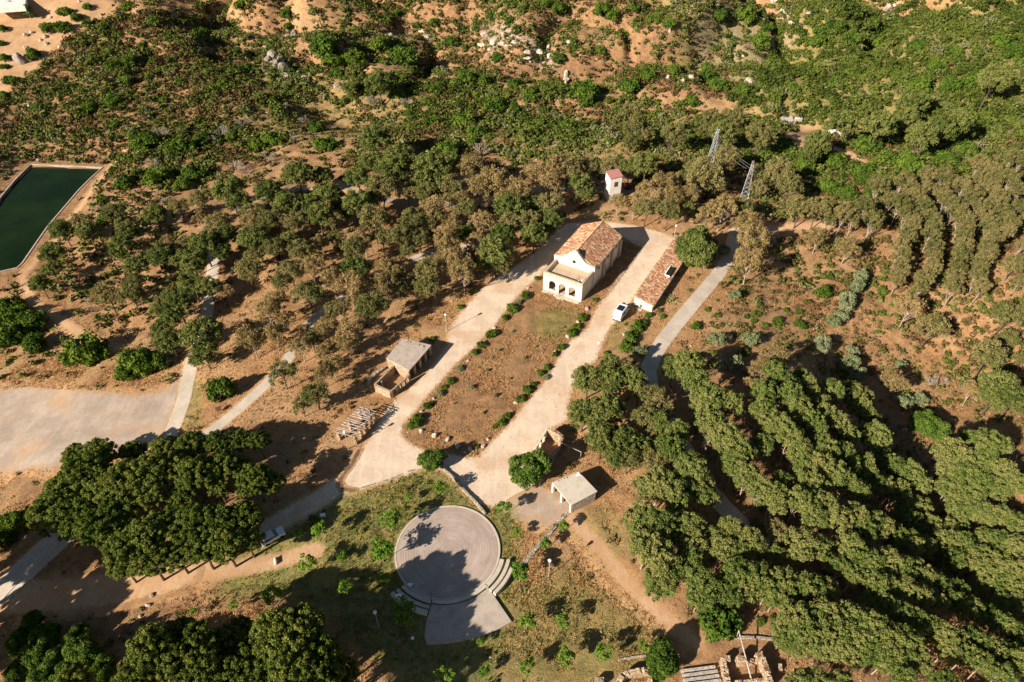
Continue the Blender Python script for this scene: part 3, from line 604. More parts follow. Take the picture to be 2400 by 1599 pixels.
for y in (10.9,16.0,21.0): MB().tube((XR+.12,y,-.2),(XR+.12,y,ZE-.2),.05,.05,6).build('downpipe',M_WOODG,ch)
# bell frame and cross on the parapet corner
mb=MB(); mb.tube((-.42,0,0),(-.42,0,.9),.04); mb.tube((.42,0,0),(.42,0,.9),.04); mb.tube((-.42,0,.9),(0,0,1.25),.04); mb.tube((.42,0,.9),(0,0,1.25),.04); mb.tube((-.42,0,.9),(.42,0,.9),.035); mb.tube((0,0,1.25),(0,0,2.0),.03); mb.tube((-.22,0,1.72),(.22,0,1.72),.03)
bf2=mb.build('bell_frame',M_BROWNW,ch); bf2.location=(8.9,.22,5.15)
mb=MB(); mb.ball((0,0,.62),.2,10,6,(1,1,1.1)); mb.build('bell',M_WOODG,bf2)
mb=MB()
for i,(x,y,s) in enumerate([(9.2,1.9,.3),(8.8,2.3,.22),(9.3,2.6,.2)]): mb.ball((x,y,4.35),s,8,5,(1.2,.8,.5),.2,rb)
tag(mb.build('rubble_pile',M_WHITE),'small heap of pale rubble on the chapel porch terrace','rubble').matrix_world=Matrix.Translation(A)@Matrix.Rotation(ang,4,'Z')
# ---- long tiled house
A,W_,ang=frame(Dz(1490,1380),Dz(1760,1470))
lh=empty('long_house',A,ang,'long low building with a single sloping clay tile roof beside the white camper van','house')
L,W2=26.0,4.5; zq=lambda x,y: 2.95-(2.95-1.95)*x/W2
mb=MB(); mb.vprism([(0,-.6),(W2,-.6),(W2,zq(W2,0)-.1),(0,zq(0,0)-.1)],0,L); mb.build('wall',M_PLAST,lh)
mb=MB(); mb.vprism([(-.2,2.94),(W2+.25,1.85),(W2+.25,1.77),(-.2,2.86)],-.18,L+.15); mb.build('roof_deck',M_PARA,lh)
mb=MB(); tiles(mb,-.25,W2+.3,-.2,L+.2,zq,du=.25,dv=.42); 
mb.build('tile_roof',M_TILE,lh)
sk=MB().box(3.0,4.2,11.8,15.6,2.05,2.50).build('skylight',M_DARK,lh)
for i in range(8): MB().ball((3.02,12.0+i*.45,2.72),.15,8,5,(.8,1,.8),.1,rb).build('vent_cap',M_WHITE,sk)
mb=MB(); mb.box(2.9,3.0,11.7,15.7,2.3,2.62); mb.box(3.0,4.2,11.68,11.78,2.1,2.6); mb.build('skylight_kerb',M_WHITE,sk)
for y in (3,8,14,20): MB().box(W2+.003,W2+.04,y,y+.9,.7,1.4).build('window',M_DARK,lh)
hs=empty('hand_pump',GZ([Dz(1585,1430)],0)[0],ang,'black hand pump on a pale slab by the end wall of the long tiled house','pump')
MB().box(-.7,.6,-.5,.5,-.1,.12).build('slab',M_CONCL,hs)
mb=MB(); mb.tube((0,0,.12),(0,0,1.15),.10); mb.ball((0,0,1.2),.14,8,6); mb.tube((0,0,1.0),(.35,-.2,.75),.045); mb.tube((0,0,1.2),(-.3,.25,.85),.03); mb.build('pump_body',M_TYRE,hs)
# ---- grey roofed shelter with stone pillars and roofless yard
Sq=lambda x,y:(780+x/5.2267,760+y/5.2267)
P4=GZ([Sq(650,415),Sq(935,570),Sq(1210,255),Sq(860,170)],3.0)[:,:2]; o4=P4[0]; ang=math.atan2(*(P4[1]-P4[0])[::-1])
def loc(P,o,ang):
    P=np.atleast_2d(P)[:,:2]-np.asarray(o)[:2]; c,s=math.cos(ang),math.sin(ang); return [tuple(q) for q in np.c_[P[:,0]*c+P[:,1]*s,-P[:,0]*s+P[:,1]*c]]
sh=empty('stone_shelter',(*o4,0),ang,'grey flat roofed stone shelter with open pillared front facing the gravel lane','shelter')
lp=loc(P4,o4,ang); bevel(MB().prism(lp,2.78,3.0).build('roof_slab',M_CONC,sh),.03)
def ins(P,d):
    c=np.mean(P,0); return [tuple(np.array(p)+(c-p)/np.linalg.norm(c-p)*d) for p in P]
ip=ins(np.array(lp),.35)
def wall(mb,a,b,t,z0,z1,rough=0,seg=.7):
    a=np.array(a,float);b=np.array(b,float); L_=np.linalg.norm(b-a); u=(b-a)/L_; nn=np.array([-u[1],u[0]])*t/2
    if not rough: mb.prism([tuple(a-nn),tuple(b-nn),tuple(b+nn),tuple(a+nn)],z0,z1); return
    k=max(1,int(L_/seg)); hz=[z1+rb.uniform(-rough,rough*.4) for _ in range(k+1)]
    for i in range(k):
        p,q=a+(b-a)*i/k,a+(b-a)*(i+1)/k; j=rb.uniform(.9,1.12)
        if rough>.1:
            for _ in range(3):
                w0=p+(q-p)*rb.random()+nn*rb.uniform(-1.0,1.0); mb.ball((w0[0],w0[1],hz[i]-rb.uniform(.0,.1)),rb.uniform(.09,.17),6,4,(1.1,.9,.75),.25,rb)
        mb.prism([tuple(p-nn*j),tuple(q-nn*j),tuple(q+nn*j),tuple(p+nn*j)],z0,[hz[i],hz[i+1],hz[i+1],hz[i]])
mb=MB(); wall(mb,ip[0],ip[3],.45,-.5,2.775); wall(mb,np.array(ip[0])+(.23,0),ip[1],.45,-.5,2.77); wall(mb,np.array(ip[3])+(.23,0),ip[2],.45,-.5,2.77); mb.build('wall',M_STONE,sh)
for t in (.24,.5,.76,1.0):
    q=np.array(ip[1])+(np.array(ip[2])-np.array(ip[1]))*t*.985; MB().box(q[0]-.62,q[0]+.08,q[1]-.3,q[1]+.3,-.5,2.774).build('pillar',M_STONE,sh)
for i in range(26):
    q=np.array(lp[3])*(1-(t:=rb.random()))+np.array(lp[2])*t+np.array([rb.uniform(-.6,0),rb.uniform(-1.4,-.2)]); 
    if i<12 or rb.random()<.4: MB().ball((q[0],q[1],3.05),rb.uniform(.06,.16),6,4,(1,1,.7),.25,rb).build('loose_stone',M_ROCKD,sh)
Y4=GZ([Sq(530,820),Sq(720,905),Sq(965,655),Sq(800,600)],0)[:,:2]
yp=loc(Y4,o4,ang); yp[3]=(lp[0][0]+2.0,lp[0][1]-.15); yp[2]=(lp[1][0]+.05,lp[1][1]-.12)
yd=empty('roofless_yard',(*o4,0),ang,'roofless stone walled yard with window gaps joined to the grey shelter','ruin')
mb=MB(); wall(mb,yp[0],yp[1],.4,-.5,1.95); wall(mb,yp[0],yp[3],.4,-.5,2.0); mb.build('wall',M_STONE,yd)
a=np.array(yp[1]);b=np.array(yp[2]); mb=MB(); wall(mb,a,b,.34,1.7,1.98); wall(mb,a,b,.32,-.5,.35)
for t in (.06,.3,.52,.74,.96): q=a+(b-a)*t; mb.box(q[0]-.16,q[0]+.16,q[1]-.2,q[1]+.2,.352,1.698)
mb.build('pillared_wall',M_STONE,yd)
q=np.array(yp[0])+(np.array(yp[3])-np.array(yp[0]))*.28; MB().box(q[0]+.25,q[0]+.55,q[1]-.3,q[1]+.0,-.1,1.7).build('pillar',M_PLAST,yd)
mb=MB(); P=GZ([Sq(430,760),Sq(470,670),Sq(560,600),Sq(640,540)],0)[:,:2]
for i in range(3): wall(mb,P[i],P[i+1],.5,-.3,.55,.2,.5)
tag(mb.build('low_stone_wall',M_STONE2),'short broken dry stone wall in the grass behind the grey roofed shelter','stone wall')
# ---- pergola of grey timbers
P4=GZ([Sq(45,1325),Sq(252,1378),Sq(512,1085),Sq(335,1030)],2.4)[:,:2]; o4=P4[0]; ang=math.atan2(*(P4[1]-P4[0])[::-1]); lp=[np.array(q) for q in loc(P4,o4,ang)]
pg=empty('timber_pergola',(*o4,0),ang,'collapsing pergola of grey poles on stone piers at the bend of the lane','pergola')
mb=MB()
for i in range(12):
    t=i/11; a=lp[0]*(1-t)+lp[3]*t; b=lp[1]*(1-t)+lp[2]*t; j=rb.uniform(-.15,.15); zz=2.55+rb.uniform(-.05,.1)
    mb.tube((a[0]-.3,a[1]+j,zz),(b[0]+.3,b[1]+j*1.5,zz+rb.uniform(-.12,.06)),.075,.06)
for i in range(14): 
    t=.72+.3*rb.random(); s=rb.random(); c=(lp[0]*(1-t)+lp[3]*t)*(1-s)+(lp[1]*(1-t)+lp[2]*t)*s; a=rb.uniform(0,3.1); l=rb.uniform(.4,1.1)
    mb.tube((c[0]-math.cos(a)*l,c[1]-math.sin(a)*l,2.6+rb.uniform(-.1,.2)),(c[0]+math.cos(a)*l,c[1]+math.sin(a)*l,2.6+rb.uniform(-.1,.3)),.055,.045)
mb.build('rafters',M_WOODG,pg)
mb=MB()
for s in (0.03,.35,.66,.97):
    a=lp[0]*(1-s)+lp[1]*s; b=lp[3]*(1-s)+lp[2]*s; mb.tube((*a,2.42),(*b,2.42),.085)
mb.build('beam',M_WOODG,pg)
for s,tl in ((0,(0.05,.5,.95)),(1,(.05,.3,.52,.74,.95))):
    for t in tl:
        a=(lp[0]*(1-t)+lp[3]*t)*(1-s)+(lp[1]*(1-t)+lp[2]*t)*s; mb=MB(); mb.box(a[0]-.28,a[0]+.28,a[1]-.3,a[1]+.3,-.6,1.6); mb.ball((a[0],a[1],1.6),.36,8,5,(1,1,.75),.2,rb); mb.tube((a[0],a[1],1.6),(a[0],a[1],2.36),.1); mb.build('pier',M_STONE,pg)
# ---- flat concrete roofed hut
Tq=lambda x,y:(1180+x/6.533,980+y/6.533)
P4=np.array([GZ([Tq(*q)],z)[0] for q,z in (((740,985),2.7),((1035,1335),2.6),((1440,1120),2.75),((1150,815),2.85))]); o4=P4[0][:2]; ang=math.atan2(P4[1][1]-P4[0][1],P4[1][0]-P4[0][0]); lp=loc(P4,o4,ang)
hu=empty('concrete_roofed_hut',(*o4,0),ang,'stone hut with a pale flat concrete roof beside the round fig tree','hut')
bevel(MB().prism(lp,[2.45,2.38,2.5,2.6],[2.7,2.6,2.75,2.85]).build('roof_slab',M_CONCL,hu),.04)
ip=ins(np.array(lp),.35); mb=MB(); wall(mb,ip[1],ip[2],.4,-.6,2.36); wall(mb,np.array(ip[2]),ip[3],.4,-.6,2.40); mb.build('wall',M_STONE2,hu)
for q in (ip[0],ip[1],(np.array(ip[0])+np.array(ip[1]))/2): MB().box(q[0]-.22,q[0]+.22,q[1]-.22,q[1]+.22,-.6,2.36).build('pillar',M_PLAST,hu)
for i in range(7):
    t=.18+i*.11+rb.uniform(-.02,.02); q=np.array(lp[0])*(1-t)+np.array(lp[3])*t; MB().ball((q[0]+.3,q[1]+.05,2.8),rb.uniform(.07,.14),6,4,(1,1,.7),.2,rb).build('loose_stone',M_ROCKD,hu)
for i in range(5): q=np.array(lp[3])+(rb.uniform(.3,.8),rb.uniform(-.9,-.2)); MB().ball((q[0],q[1],2.9),.17,6,4,(1.2,.8,.6),.3,rb).build('loose_stone',M_WHITE,hu)
# ---- ruined gabled enclosure above the fig tree
c0,c1,c2,c3,c4=[GZ([Tq(*q)],z)[0][:2] for q,z in (((450,520),2.3),((665,165),2.3),((910,275),2.2),((860,385),2.0),((690,740),1.4))]
ru=empty('roofless_barn',(*c1,0),0,'roofless stone barn with a broken gable end above the round fig tree','ruin')
L0=lambda p: np.array(p)-c1
mb=MB(); a,b=L0(c0),L0(c1); wall(mb,a,b,.3,2.05,2.3); wall(mb,a,b,.3,-.4,.3)
for t in (.05,.3,.55,.8,.98): q=a+(b-a)*t; mb.box(q[0]-.25,q[0]+.25,q[1]-.25,q[1]+.25,-.4,2.048)
mb.build('pillared_wall',M_PLAST,ru)
mb=MB(); a,b=L0(c1),L0(c2); k=8
for i in range(k):
    p,q=a+(b-a)*i/k,a+(b-a)*(i+1)/k; f=lambda t:2.0+.75*(1-abs(t-.45)*1.6)+rb.uniform(-.1,.15)
    u=(b-a)/np.linalg.norm(b-a); nn=np.array([-u[1],u[0]])*.3; mb.prism([tuple(p-nn),tuple(q-nn),tuple(q+nn),tuple(p+nn)],-.4,[f(i/k),f((i+1)/k),f((i+1)/k),f(i/k)])
wall(mb,L0(c2),L0(c3),.5,-.4,2.1,.3); mb.build('gable_wall',M_STONE,ru)
mb=MB(); wall(mb,L0(c3)+(-.05,-.2),L0(c4),.45,-.4,1.5,.35); mb.build('wall',M_STONE2,ru)
q=GZ([Tq(850,365),Tq(1010,435)],2.2); q2=GZ([Tq(1035,450),Tq(1190,520)],2.0)
mb=MB(); mb.tube(q[0],q[1],.06); mb.tube(q2[0],q2[1],.06); mb.tube((q[1][0],q[1][1],-.3),tuple(q[1]),.05); mb.tube((q2[1][0],q2[1][1],-.3),tuple(q2[1]),.05); mb.tube(tuple(q[1]),tuple(q2[0]),.03)
tag(mb.build('wooden_rail',M_WOODG),'thin grey wooden rail on posts leading off the broken barn wall','rail')
# ---- round arena
AC=np.array([-10.505,59.889]); AR=8.6
ar=empty('round_arena',(*AC,0),0,'round paved open air arena with a raised stage wedge and curved stone seat steps','arena')
def disc(r,n=96): return [(r*math.cos(2*math.pi*i/n),r*math.sin(2*math.pi*i/n)) for i in range(n)]
MB().prism(disc(AR-.3),-.5,.20).build('paved_floor',M_ARENA,ar)
def arc(mb,r0,r1,a0,a1,z0,z1,n=40):
    for i in range(n):
        a,b=R(a0+(a1-a0)*i/n),R(a0+(a1-a0)*(i+1)/n); mb.prism([(r0*math.cos(a),r0*math.sin(a)),(r1*math.cos(a),r1*math.sin(a)),(r1*math.cos(b),r1*math.sin(b)),(r0*math.cos(b),r0*math.sin(b))],z0,z1)
    return mb
arc(MB(),AR-.3,AR,0,360,-.5,.24,96).build('kerb',M_CONCL,ar)
for a0,a1 in ((-45,-11),(-136,-102)):
    for k,(r0,r1) in enumerate(((8.72,9.4),(9.85,10.4),(10.75,11.3))): arc(MB(),r0,r1,a0,a1-(8 if k==2 and a0>-90 else 0),-.5,.42+.30*k,20).build('seat_step',M_CONCL,ar)
mb=MB(); pl_=[(15.9,-49),(15.6,-58),(15.3,-68),(15.2,-80),(15.3,-90),(15.5,-97),(14.5,-99.5),(12,-101)]
arcp=[(9.45*math.cos(R(a)),9.45*math.sin(R(a))) for a in range(-101,-43,3)]
pp=[(r*math.cos(R(a)),r*math.sin(R(a))) for r,a in pl_]
mb.prism(arcp+pp,-.6,.36); st=mb.build('stage',M_ARENA if False else M_CONC,ar)
arc(MB(),8.75,9.25,-101,-44,-.5,.5,24).build('stage_bench',M_CONCL,ar)
P=GZ([(1012,1415)],.3)[0]; mb=MB(); mb.tube(P,(P[0],P[1],3.4),.05,.04); mb.tube((P[0],P[1],3.4),(P[0]+.25,P[1],3.45),.03); tag(mb.build('iron_pole',M_TYRE),'thin dark iron pole standing at the left corner of the arena stage','pole')
for (x,y),lb in zip([(421,488),(242,700)],['crumpled white litter bag at the left edge of the arena floor','crumpled white litter bag on the seat steps left of the arena']):
    p=GZ([(900+x/6.923,1300+y/6.923)],.45)[0]; mb=MB()
    mb.ball((0,0,.16),.38,10,6,(1.2,.8,.5),.18,rb); mb.ball((.3,.1,.12),.2,8,5,(1,1,.6),.2,rb); o=mb.build('litter_bag',M_LAMPG); o.location=(p[0],p[1],.3 if x>300 else .98); tag(o,lb,'litter bag',"white litter bags around the arena")
p=G([(968,1500)])[0]; mb=MB(); mb.tube((0,0,-.2),(0,0,.5),.05); mb.ball((0,0,.62),.25,12,8); o=mb.build('garden_lamp',M_LAMPG); o.location=p; tag(o,'small white ball lamp in the shaded grass below the arena','garden lamp')
# ---- small white tower
A,_,_=frame((1400,470),(1425,470)); P=G([(1421,470)])[0]
base=GZ([(1417,468)],float(P[2]))[0]
z0=float(P[2]); roofpx=[(1380+x/15.68,380+y/15.68) for x,y in ((805,610),(1265,520),(1085,270),(610,345))]
hT=7.4; P4=GZ(roofpx,z0+hT)[:,:2]; o4=P4[0]; ang=math.atan2(*(P4[1]-P4[0])[::-1]); lp=loc(P4,o4,ang)
tw=empty('transformer_tower',(*o4,z0),ang,'tall narrow white tower with a red flat roof among the pines','tower')
MB().prism(lp,[7.15,7.3,7.5,7.4],[7.3,7.45,7.65,7.55]).build('roof',M_REDROOF,tw)
ip=ins(np.array(lp),.22); MB().prism(ip,-3,[7.14,7.28,7.46,7.36]).build('wall',M_PLASTW,tw)
f=lambda t:np.array(ip[0])*(1-t)+np.array(ip[1])*t
a,b=f(.36),f(.68); u=(b-a)/np.linalg.norm(b-a); nn=np.array([u[1],-u[0]]); e=nn*.03
wn=MB().prism([tuple(a),tuple(b),tuple(b+e),tuple(a+e)],4.4,5.9).build('window',M_BROWNW,tw)
mb=MB(); mb.prism([tuple(a-u*.1+nn*.035),tuple(b+u*.1+nn*.035),tuple(b+u*.1+nn*.09),tuple(a-u*.1+nn*.09)],5.95,6.05); mb.build('lintel',M_PLASTW,wn)
a,b=f(.4),f(.62); MB().prism([tuple(a),tuple(b),tuple(b+e),tuple(a+e)],-.2,1.7).build('door',M_BROWNW,tw)
for t in (.3,.5,.7):
    q=np.array(ip[0])*(1-t)+np.array(ip[3])*t; MB().tube((q[0],q[1],6.3),(q[0]-.35,q[1],6.35),.05,.08).build('insulator',M_PLASTW,tw)
# ---- pylons
def pylon(px,hh,wb,lab,rot):
    P=G([px])[0]; r=empty('lattice_pylon',P,rot,lab,'pylon','two steel pylons in the pines'); s0=wb/2; s1=.32
    mb=MB(); mr=MB(); cs=[(-1,-1),(1,-1),(1,1),(-1,1)]; n=9
    hs_=lambda i:s0+(s1-s0)*min(1,i/n*1.05); zz=lambda i:-.5+(hh+.5)*i/n
    for k,(cx,cy) in enumerate(cs):
        (mr if k==1 else mb).tube((cx*s0,cy*s0,-.5),(cx*s1,cy*s1,hh*.92),.085,.06,5)
        for i in range(n):
            d=cs[(k+1)%4]; a=hs_(i);b=hs_(i+1); t=(mr if k in(0,1) and i>3 and rot>1 else mb)
            p=(cx*a,cy*a,zz(i)); q=(d[0]*b,d[1]*b,zz(i+1)); p2=(d[0]*a,d[1]*a,zz(i)); q2=(cx*b,cy*b,zz(i+1))
            t.tube(p,q,.04,.04,4,cap=False); t.tube(p2,q2,.04,.04,4,cap=False)
    mb.build('tower_frame',M_STEEL,r); mr.build('rusty_leg',M_RUSTY,r)
    for z_,l in ((hh*.78,1.7),(hh*.88,1.5),(hh*.98,1.2)):
        m2=MB(); m2.tube((-l,0,z_),(l,0,z_+.05),.05); m2.tube((-l,0,z_),(0,0,z_+.7),.035); m2.tube((l,0,z_+.05),(0,0,z_+.7),.035)
        for s in (-1,1): m2.tube((s*l,0,z_),(s*l,0,z_-.35),.07,.07)
        m2.build('cross_arm',M_STEEL,r)
    return r
pA=pylon((1744,466),11.3,2.3,'lattice steel pylon with a rusty red leg, the nearer of the two',1.2)
pB=pylon((1667,380),10.5,2.3,'pale lattice steel pylon half hidden by pines, the farther of the two',.9)
mb=MB()
for k_,dz in ((-1,9.0),(1,9.0),(0,10.2)):
    a=pA.location+Vector((k_*1.1,-k_*1.0,dz-.2)); b=pB.location+Vector((k_*1.1,-k_*1.0,dz-.8)); d=b-a
    for i in range(10):
        f=lambda t:a+d*t-Vector((0,0,1.1*4*t*(1-t))); mb.tube(f(i/10),f((i+1)/10),.022,.022,4,cap=False)
    d2=-d.normalized()*60; c=a+d2+Vector((0,0,-2))
tag(mb.build('power_line',M_STEEL),'three thin sagging wires strung between the two steel pylons','power line')
# ---- street lamps
def lamp_proto(px,lab,h=4.5):
    P=G([px])[0]; r=empty('lamp_post',P,0,lab,'lamp post','lamp posts with white heads')
    mb=MB(); mb.tube((0,0,-.3),(0,0,.5),.10,.09,8); mb.tube((0,0,.5),(0,0,h),.06,.045,8); mb.build('pole',M_POLE,r)
    mb=MB(); mb.tube((0,0,h),(0,0,h+.12),.10,.20,10); mb.tube((0,0,h+.121),(0,0,h+.42),.22,.28,10); mb.ball((0,0,h+.44),.29,10,6,(1,1,.45)); mb.build('lamp_head',M_LAMPG,r)
    return r
def dup(r,loc_,lab,rz=0):
    c=r.copy(); col.objects.link(c); c.location=loc_; c.rotation_euler=(0,0,rz); c['label']=lab
    for ch_ in list(r.children):
        d=ch_.copy(); col.objects.link(d); d.parent=c
        for g_ in list(ch_.children):
            e_=g_.copy(); col.objects.link(e_); e_.parent=d
    return c
l0=lamp_proto((1047,777),'white headed lamp post at the grassy edge of the left gravel lane')
for px,lb in [((1399,843),'white headed lamp post on the right gravel lane below the camper van'),((1286,1352),'white headed lamp post in the dry grass right of the round arena'),((817,1053),'white headed lamp post in front of the timber pergola'),((889,1472),'white headed lamp post in the dark shade left of the arena stage'),((97,1380),'white headed lamp post on the dark verge at the far lower left'),((1578,566),'white headed lamp post behind the long tiled house')]:
    dup(l0,G([px])[0],lb)
# ---- camper van
q=lambda x,y:(1400+x/7.84,680+y/7.84)
a=GZ([q(283,553)],.35)[0]; b=GZ([q(425,590)],.35)[0]; c=GZ([q(572,385)],.35)[0]
fx=c-b; LV=5.4; hd=math.atan2(fx[1],fx[0]); cen=b+np.array([math.cos(hd),math.sin(hd),0])*LV/2+np.array([-math.sin(hd),math.cos(hd),0])*1.02
vn=empty('camper_van',(cen[0],cen[1],0.06),hd,'white high roofed camper van with solar panels parked on the gravel by the long house','van')
h=LV/2; sec=[(-h,.35),(-h,1.9),(-h+.12,2.5),(h-1.75,2.55),(h-1.25,2.15),(h-.75,1.45),(h-.1,1.15),(h,.8),(h,.35)]
mb=MB(); mb.vprism(sec,-1.02,1.02); bd=bevel(mb.build('body',M_WHITE,vn),.12,3)
for nm,x0,x1,z0,z1 in (('cab_window',h-1.75,h-.95,1.35,1.95),('side_window',-1.3,-.2,1.4,1.95)):
    for s in (-1,1): MB().box(x0,x1,*((1.022,1.045) if s>0 else (-1.045,-1.022)),z0,z1).build(nm,M_GLASS,vn)
mb=MB(); mb.add([(h-1.20+.03,-.85,2.12),(h-.78+.03,-.9,1.5),(h-.78+.03,.9,1.5),(h-1.20+.03,.85,2.12),(h-1.20-.02,-.85,2.10),(h-.78-.02,-.9,1.47),(h-.78-.02,.9,1.47),(h-1.20-.02,.85,2.10)],[(0,1,2,3),(7,6,5,4),(0,4,5,1),(1,5,6,2),(2,6,7,3),(3,7,4,0)]); mb.build('windscreen',M_GLASS,vn)
for s in (-1,1): MB().box(-h-.03,-h-.002,s*.48-.33,s*.48+.33,1.25,1.85).build('rear_window',M_LAMPG,vn)
for s in (-1,1): MB().box(-h-.04,-h-.002,s*.93-.06,s*.93+.06,.8,1.3).build('tail_light',M_REDP,vn)
for s in (-1,1): MB().box(h+.0,h+.03,s*.75-.15,s*.75+.15,.72,.95).build('headlight',M_LAMPG,vn)
for k in range(3): 
    x=-1.65+k*.62; MB().box(x,x+.52,-.72,.72,2.60,2.66).build('solar_panel',M_PANEL,vn)
MB().box(.95,1.35,-.3,.3,2.58,2.70).build('roof_vent',M_GLASS,vn)
MB().box(-h-.12,-h-.042,-.98,.98,.36,.55).build('bumper',M_TYRE,vn)
for x in (-1.6,1.75):
    for s in (-1,1):
        wl=MB().tube((x,s*.80,.34),(x,s*1.05,.34),.34,.34,14).build('wheel',M_TYRE,vn); MB().tube((x,s*1.052,.34),(x,s*1.065,.34),.19,.19,12).build('rim',M_POLE,wl)
for s in (-1,1): MB().box(h-1.15,h-1.0,*((1.0,1.3) if s>0 else (-1.3,-1.0)),1.45,1.75).build('mirror',M_TYRE,vn)
def car(px,rz,mat,lab,L=4.0):
    P=G([px])[0]; r=empty('parked_car',P,rz,lab,'car'); h=L/2
    mb=MB(); mb.vprism([(-h,.3),(-h,.85),(-h+.1,1.0),(h-1.2,1.0),(h-.15,.82),(h,.6),(h,.3)],-.85,.85); bevel(mb.build('body',mat,r),.14)
    mb=MB(); mb.prism([(-h+.15,-.78),(h-1.15,-.78),(h-1.15,.78),(-h+.15,.78)],.98,1.0); c_=mb
    cab=MB(); cab.add([(-h+.12,-.8,1.0),(h-1.1,-.8,1.0),(h-1.1,.8,1.0),(-h+.12,.8,1.0),(-h+.45,-.66,1.42),(h-1.75,-.66,1.42),(h-1.75,.66,1.42),(-h+.45,.66,1.42)],[(0,1,5,4),(1,2,6,5),(2,3,7,6),(3,0,4,7)]); cab.build('windows',M_GLASS,r)
    bevel(MB().box(-h+.42,h-1.72,-.68,.68,1.421,1.47).build('roof',mat,r),.02)
    for x in (-h+.7,h-.75):
        for s in (-1,1): MB().tube((x,s*.68,.31),(x,s*.88,.31),.31,.31,12).build('wheel',M_TYRE,r)
    return r
car((640,1262),R(38),M_WHITE,'white hatchback parked under the big dark pines by the lane')
car((23,17),R(-60),M_BLUEP,'pale blue car parked on the sandy clearing at the far top left')
car((1478,442),R(5),M_REDP,'red car on the shaded road behind the white tower')
# ---- hut and slabs in the far right clearing
P=G([(1800+1690/9.8,240+780/9.8)])[0]; z0=float(P[2])
ht=empty('orange_roofed_hut',P,R(20),'small pale hut with an orange roof in the forest clearing','hut')
MB().box(-1.6,1.6,-1.3,1.3,-.8,2.2).build('wall',M_PLASTW,ht); mb=MB(); mb.vprism([(-1.8,2.21),(1.8,2.21),(1.8,2.3),(1.1,2.9),(-1.1,2.9),(-1.8,2.3)],-1.5,1.5); mb.build('roof',M_ORANGE,ht)
MB().box(-.4,.4,-1.33,-1.302,-.2,1.7).build('door',M_BROWNW,ht)
P=G([(1800+1510/9.8,240+710/9.8)])[0]; sd_=empty('green_roofed_shed',P,R(-35),'grey shed with a green ridge beside the orange roofed hut','shed')
MB().box(-1.7,1.5,-1.2,1.2,-.8,1.9).build('wall',M_PLASTW,sd_); mb=MB(); mb.vprism([(-1.9,1.91),(1.7,1.91),(1.7,2.0),(-1.9,2.15)],-1.4,.5); mb.build('roof',M_CONC,sd_); mb=MB(); mb.box(-1.9,1.7,.502,1.6,1.95,2.15); mb.build('ridge_sheet',M_GREEN,sd_)
def slab(px,zz,lab,mat,th=.25,nm='concrete_slab'):
    P=G(px); z=float(np.max(P[:,2]))+zz; Q=GZ(px,z)[:,:2]; c=Q.mean(0); o=MB().prism([tuple(q-c) for q in Q],-1.6,0).build(nm,mat); o.location=(c[0],c[1],z); return tag(o,lab,'slab')
K=lambda x,y:(1800+x/9.8,240+y/9.8)
slab([K(250,445),K(400,490),K(600,420),K(560,330),K(485,275),K(300,335)],.1,'large bare grey concrete slab in the forest clearing',M_CONCL)
slab([K(610,400),K(800,360),K(700,298),K(625,330)],.35,'small white topped slab at the right end of the grey slab in the clearing',M_PLASTW)
slab([(-30,-14),(62,-14),(58,16),(-30,22)],.08,'white concrete yard at the very top left corner',M_PLASTW)
slab([(18,1+8),(5,2),(10,1),(24,8)],.3,'low white wall block beside the pale blue car',M_PLASTW)
# ---- walls
def stonewall(px,w_,h_,lab,mat=M_STONE2,rough=.14,nm='stone_wall',seg=.6):
    P=GP(px); zz=[float(H(p[0],p[1])) for p in P]; mb=MB()
    for i in range(len(P)-1):
        z=min(zz[i],zz[i+1]); wall(mb,P[i],P[i+1],w_,z-.6,max(zz[i],zz[i+1])+h_,rough,seg)
    return tag(mb.build(nm,mat),lab,'wall')
stonewall([(1035,1098),(1052,1112),(1070,1130),(1084,1148),(1100,1164),(1113,1178),(1130,1198),(1138,1208)],.32,.62,'curved stone retaining wall running from the green round tree down to the arena')
stonewall([(1343,1193),(1325,1207),(1305,1228),(1290,1248),(1272,1268),(1255,1288),(1240,1305),(1225,1325)],.75,.28,'low tumbled rubble wall between the stone hut and the arena',rough=.22)
stonewall([(797,1162),(840,1146),(880,1134),(920,1122),(955,1106),(988,1098)],.3,.1,'thin kerb of stones along the lower edge of the gravel road',rough=.06)
stonewall([(1508,578),(1490,603),(1470,628),(1452,652),(1438,672),(1428,680)],.4,.12,'broken low stone edging along the shaded side of the chapel',rough=.12)
stonewall([(1503,572),(1490,566),(1468,562),(1456,567)],.3,.1,'short curved stone kerb behind the chapel',rough=.08)
# ---- ruins at the lower right
Z=lambda x,y:(1560+x/7.847,1440+y/7.847)
def ZZ(l,z=0): return [tuple(p) for p in GZ([Z(*q) for q in l],z)[:,:2]]
o4=GZ([Z(1020,780)],1.2)[0]
rn=empty('ruined_house',(0,0,0),0,'roofless ruin with thick pale stone walls at the bottom right corner','ruin')
def rw(l,h_,t,mat=M_STONE,name='wall',rough=.25,z=None):
    z=h_ if z is None else z
    P=ZZ(l,z); mb=MB()
    for i in range(len(P)-1): wall(mb,P[i],P[i+1],t,-.6,h_,rough,.55)
    return mb.build(name,mat,rn)
rw([(1060,800),(1100,1000),(1150,1240),(1170,1330)],1.3,.75); rw([(1085,800),(1190,800)],1.3,.7); rw([(1330,800),(1490,800)],1.8,.7); rw([(1510,850),(1620,830)],1.2,.5); rw([(1680,760),(1800,740)],1.9,.8)
rw([(1790,790),(1850,950),(1900,1150),(1960,1300)],1.9,.75); rw([(1180,1245),(1400,1235),(1600,1215),(1900,1180)],.9,.4)
rw([(1345,915),(1680,885)],.5,.35,name='bench',rough=.05); rw([(2110,890),(2130,1010)],1.0,.45,rough=.4)
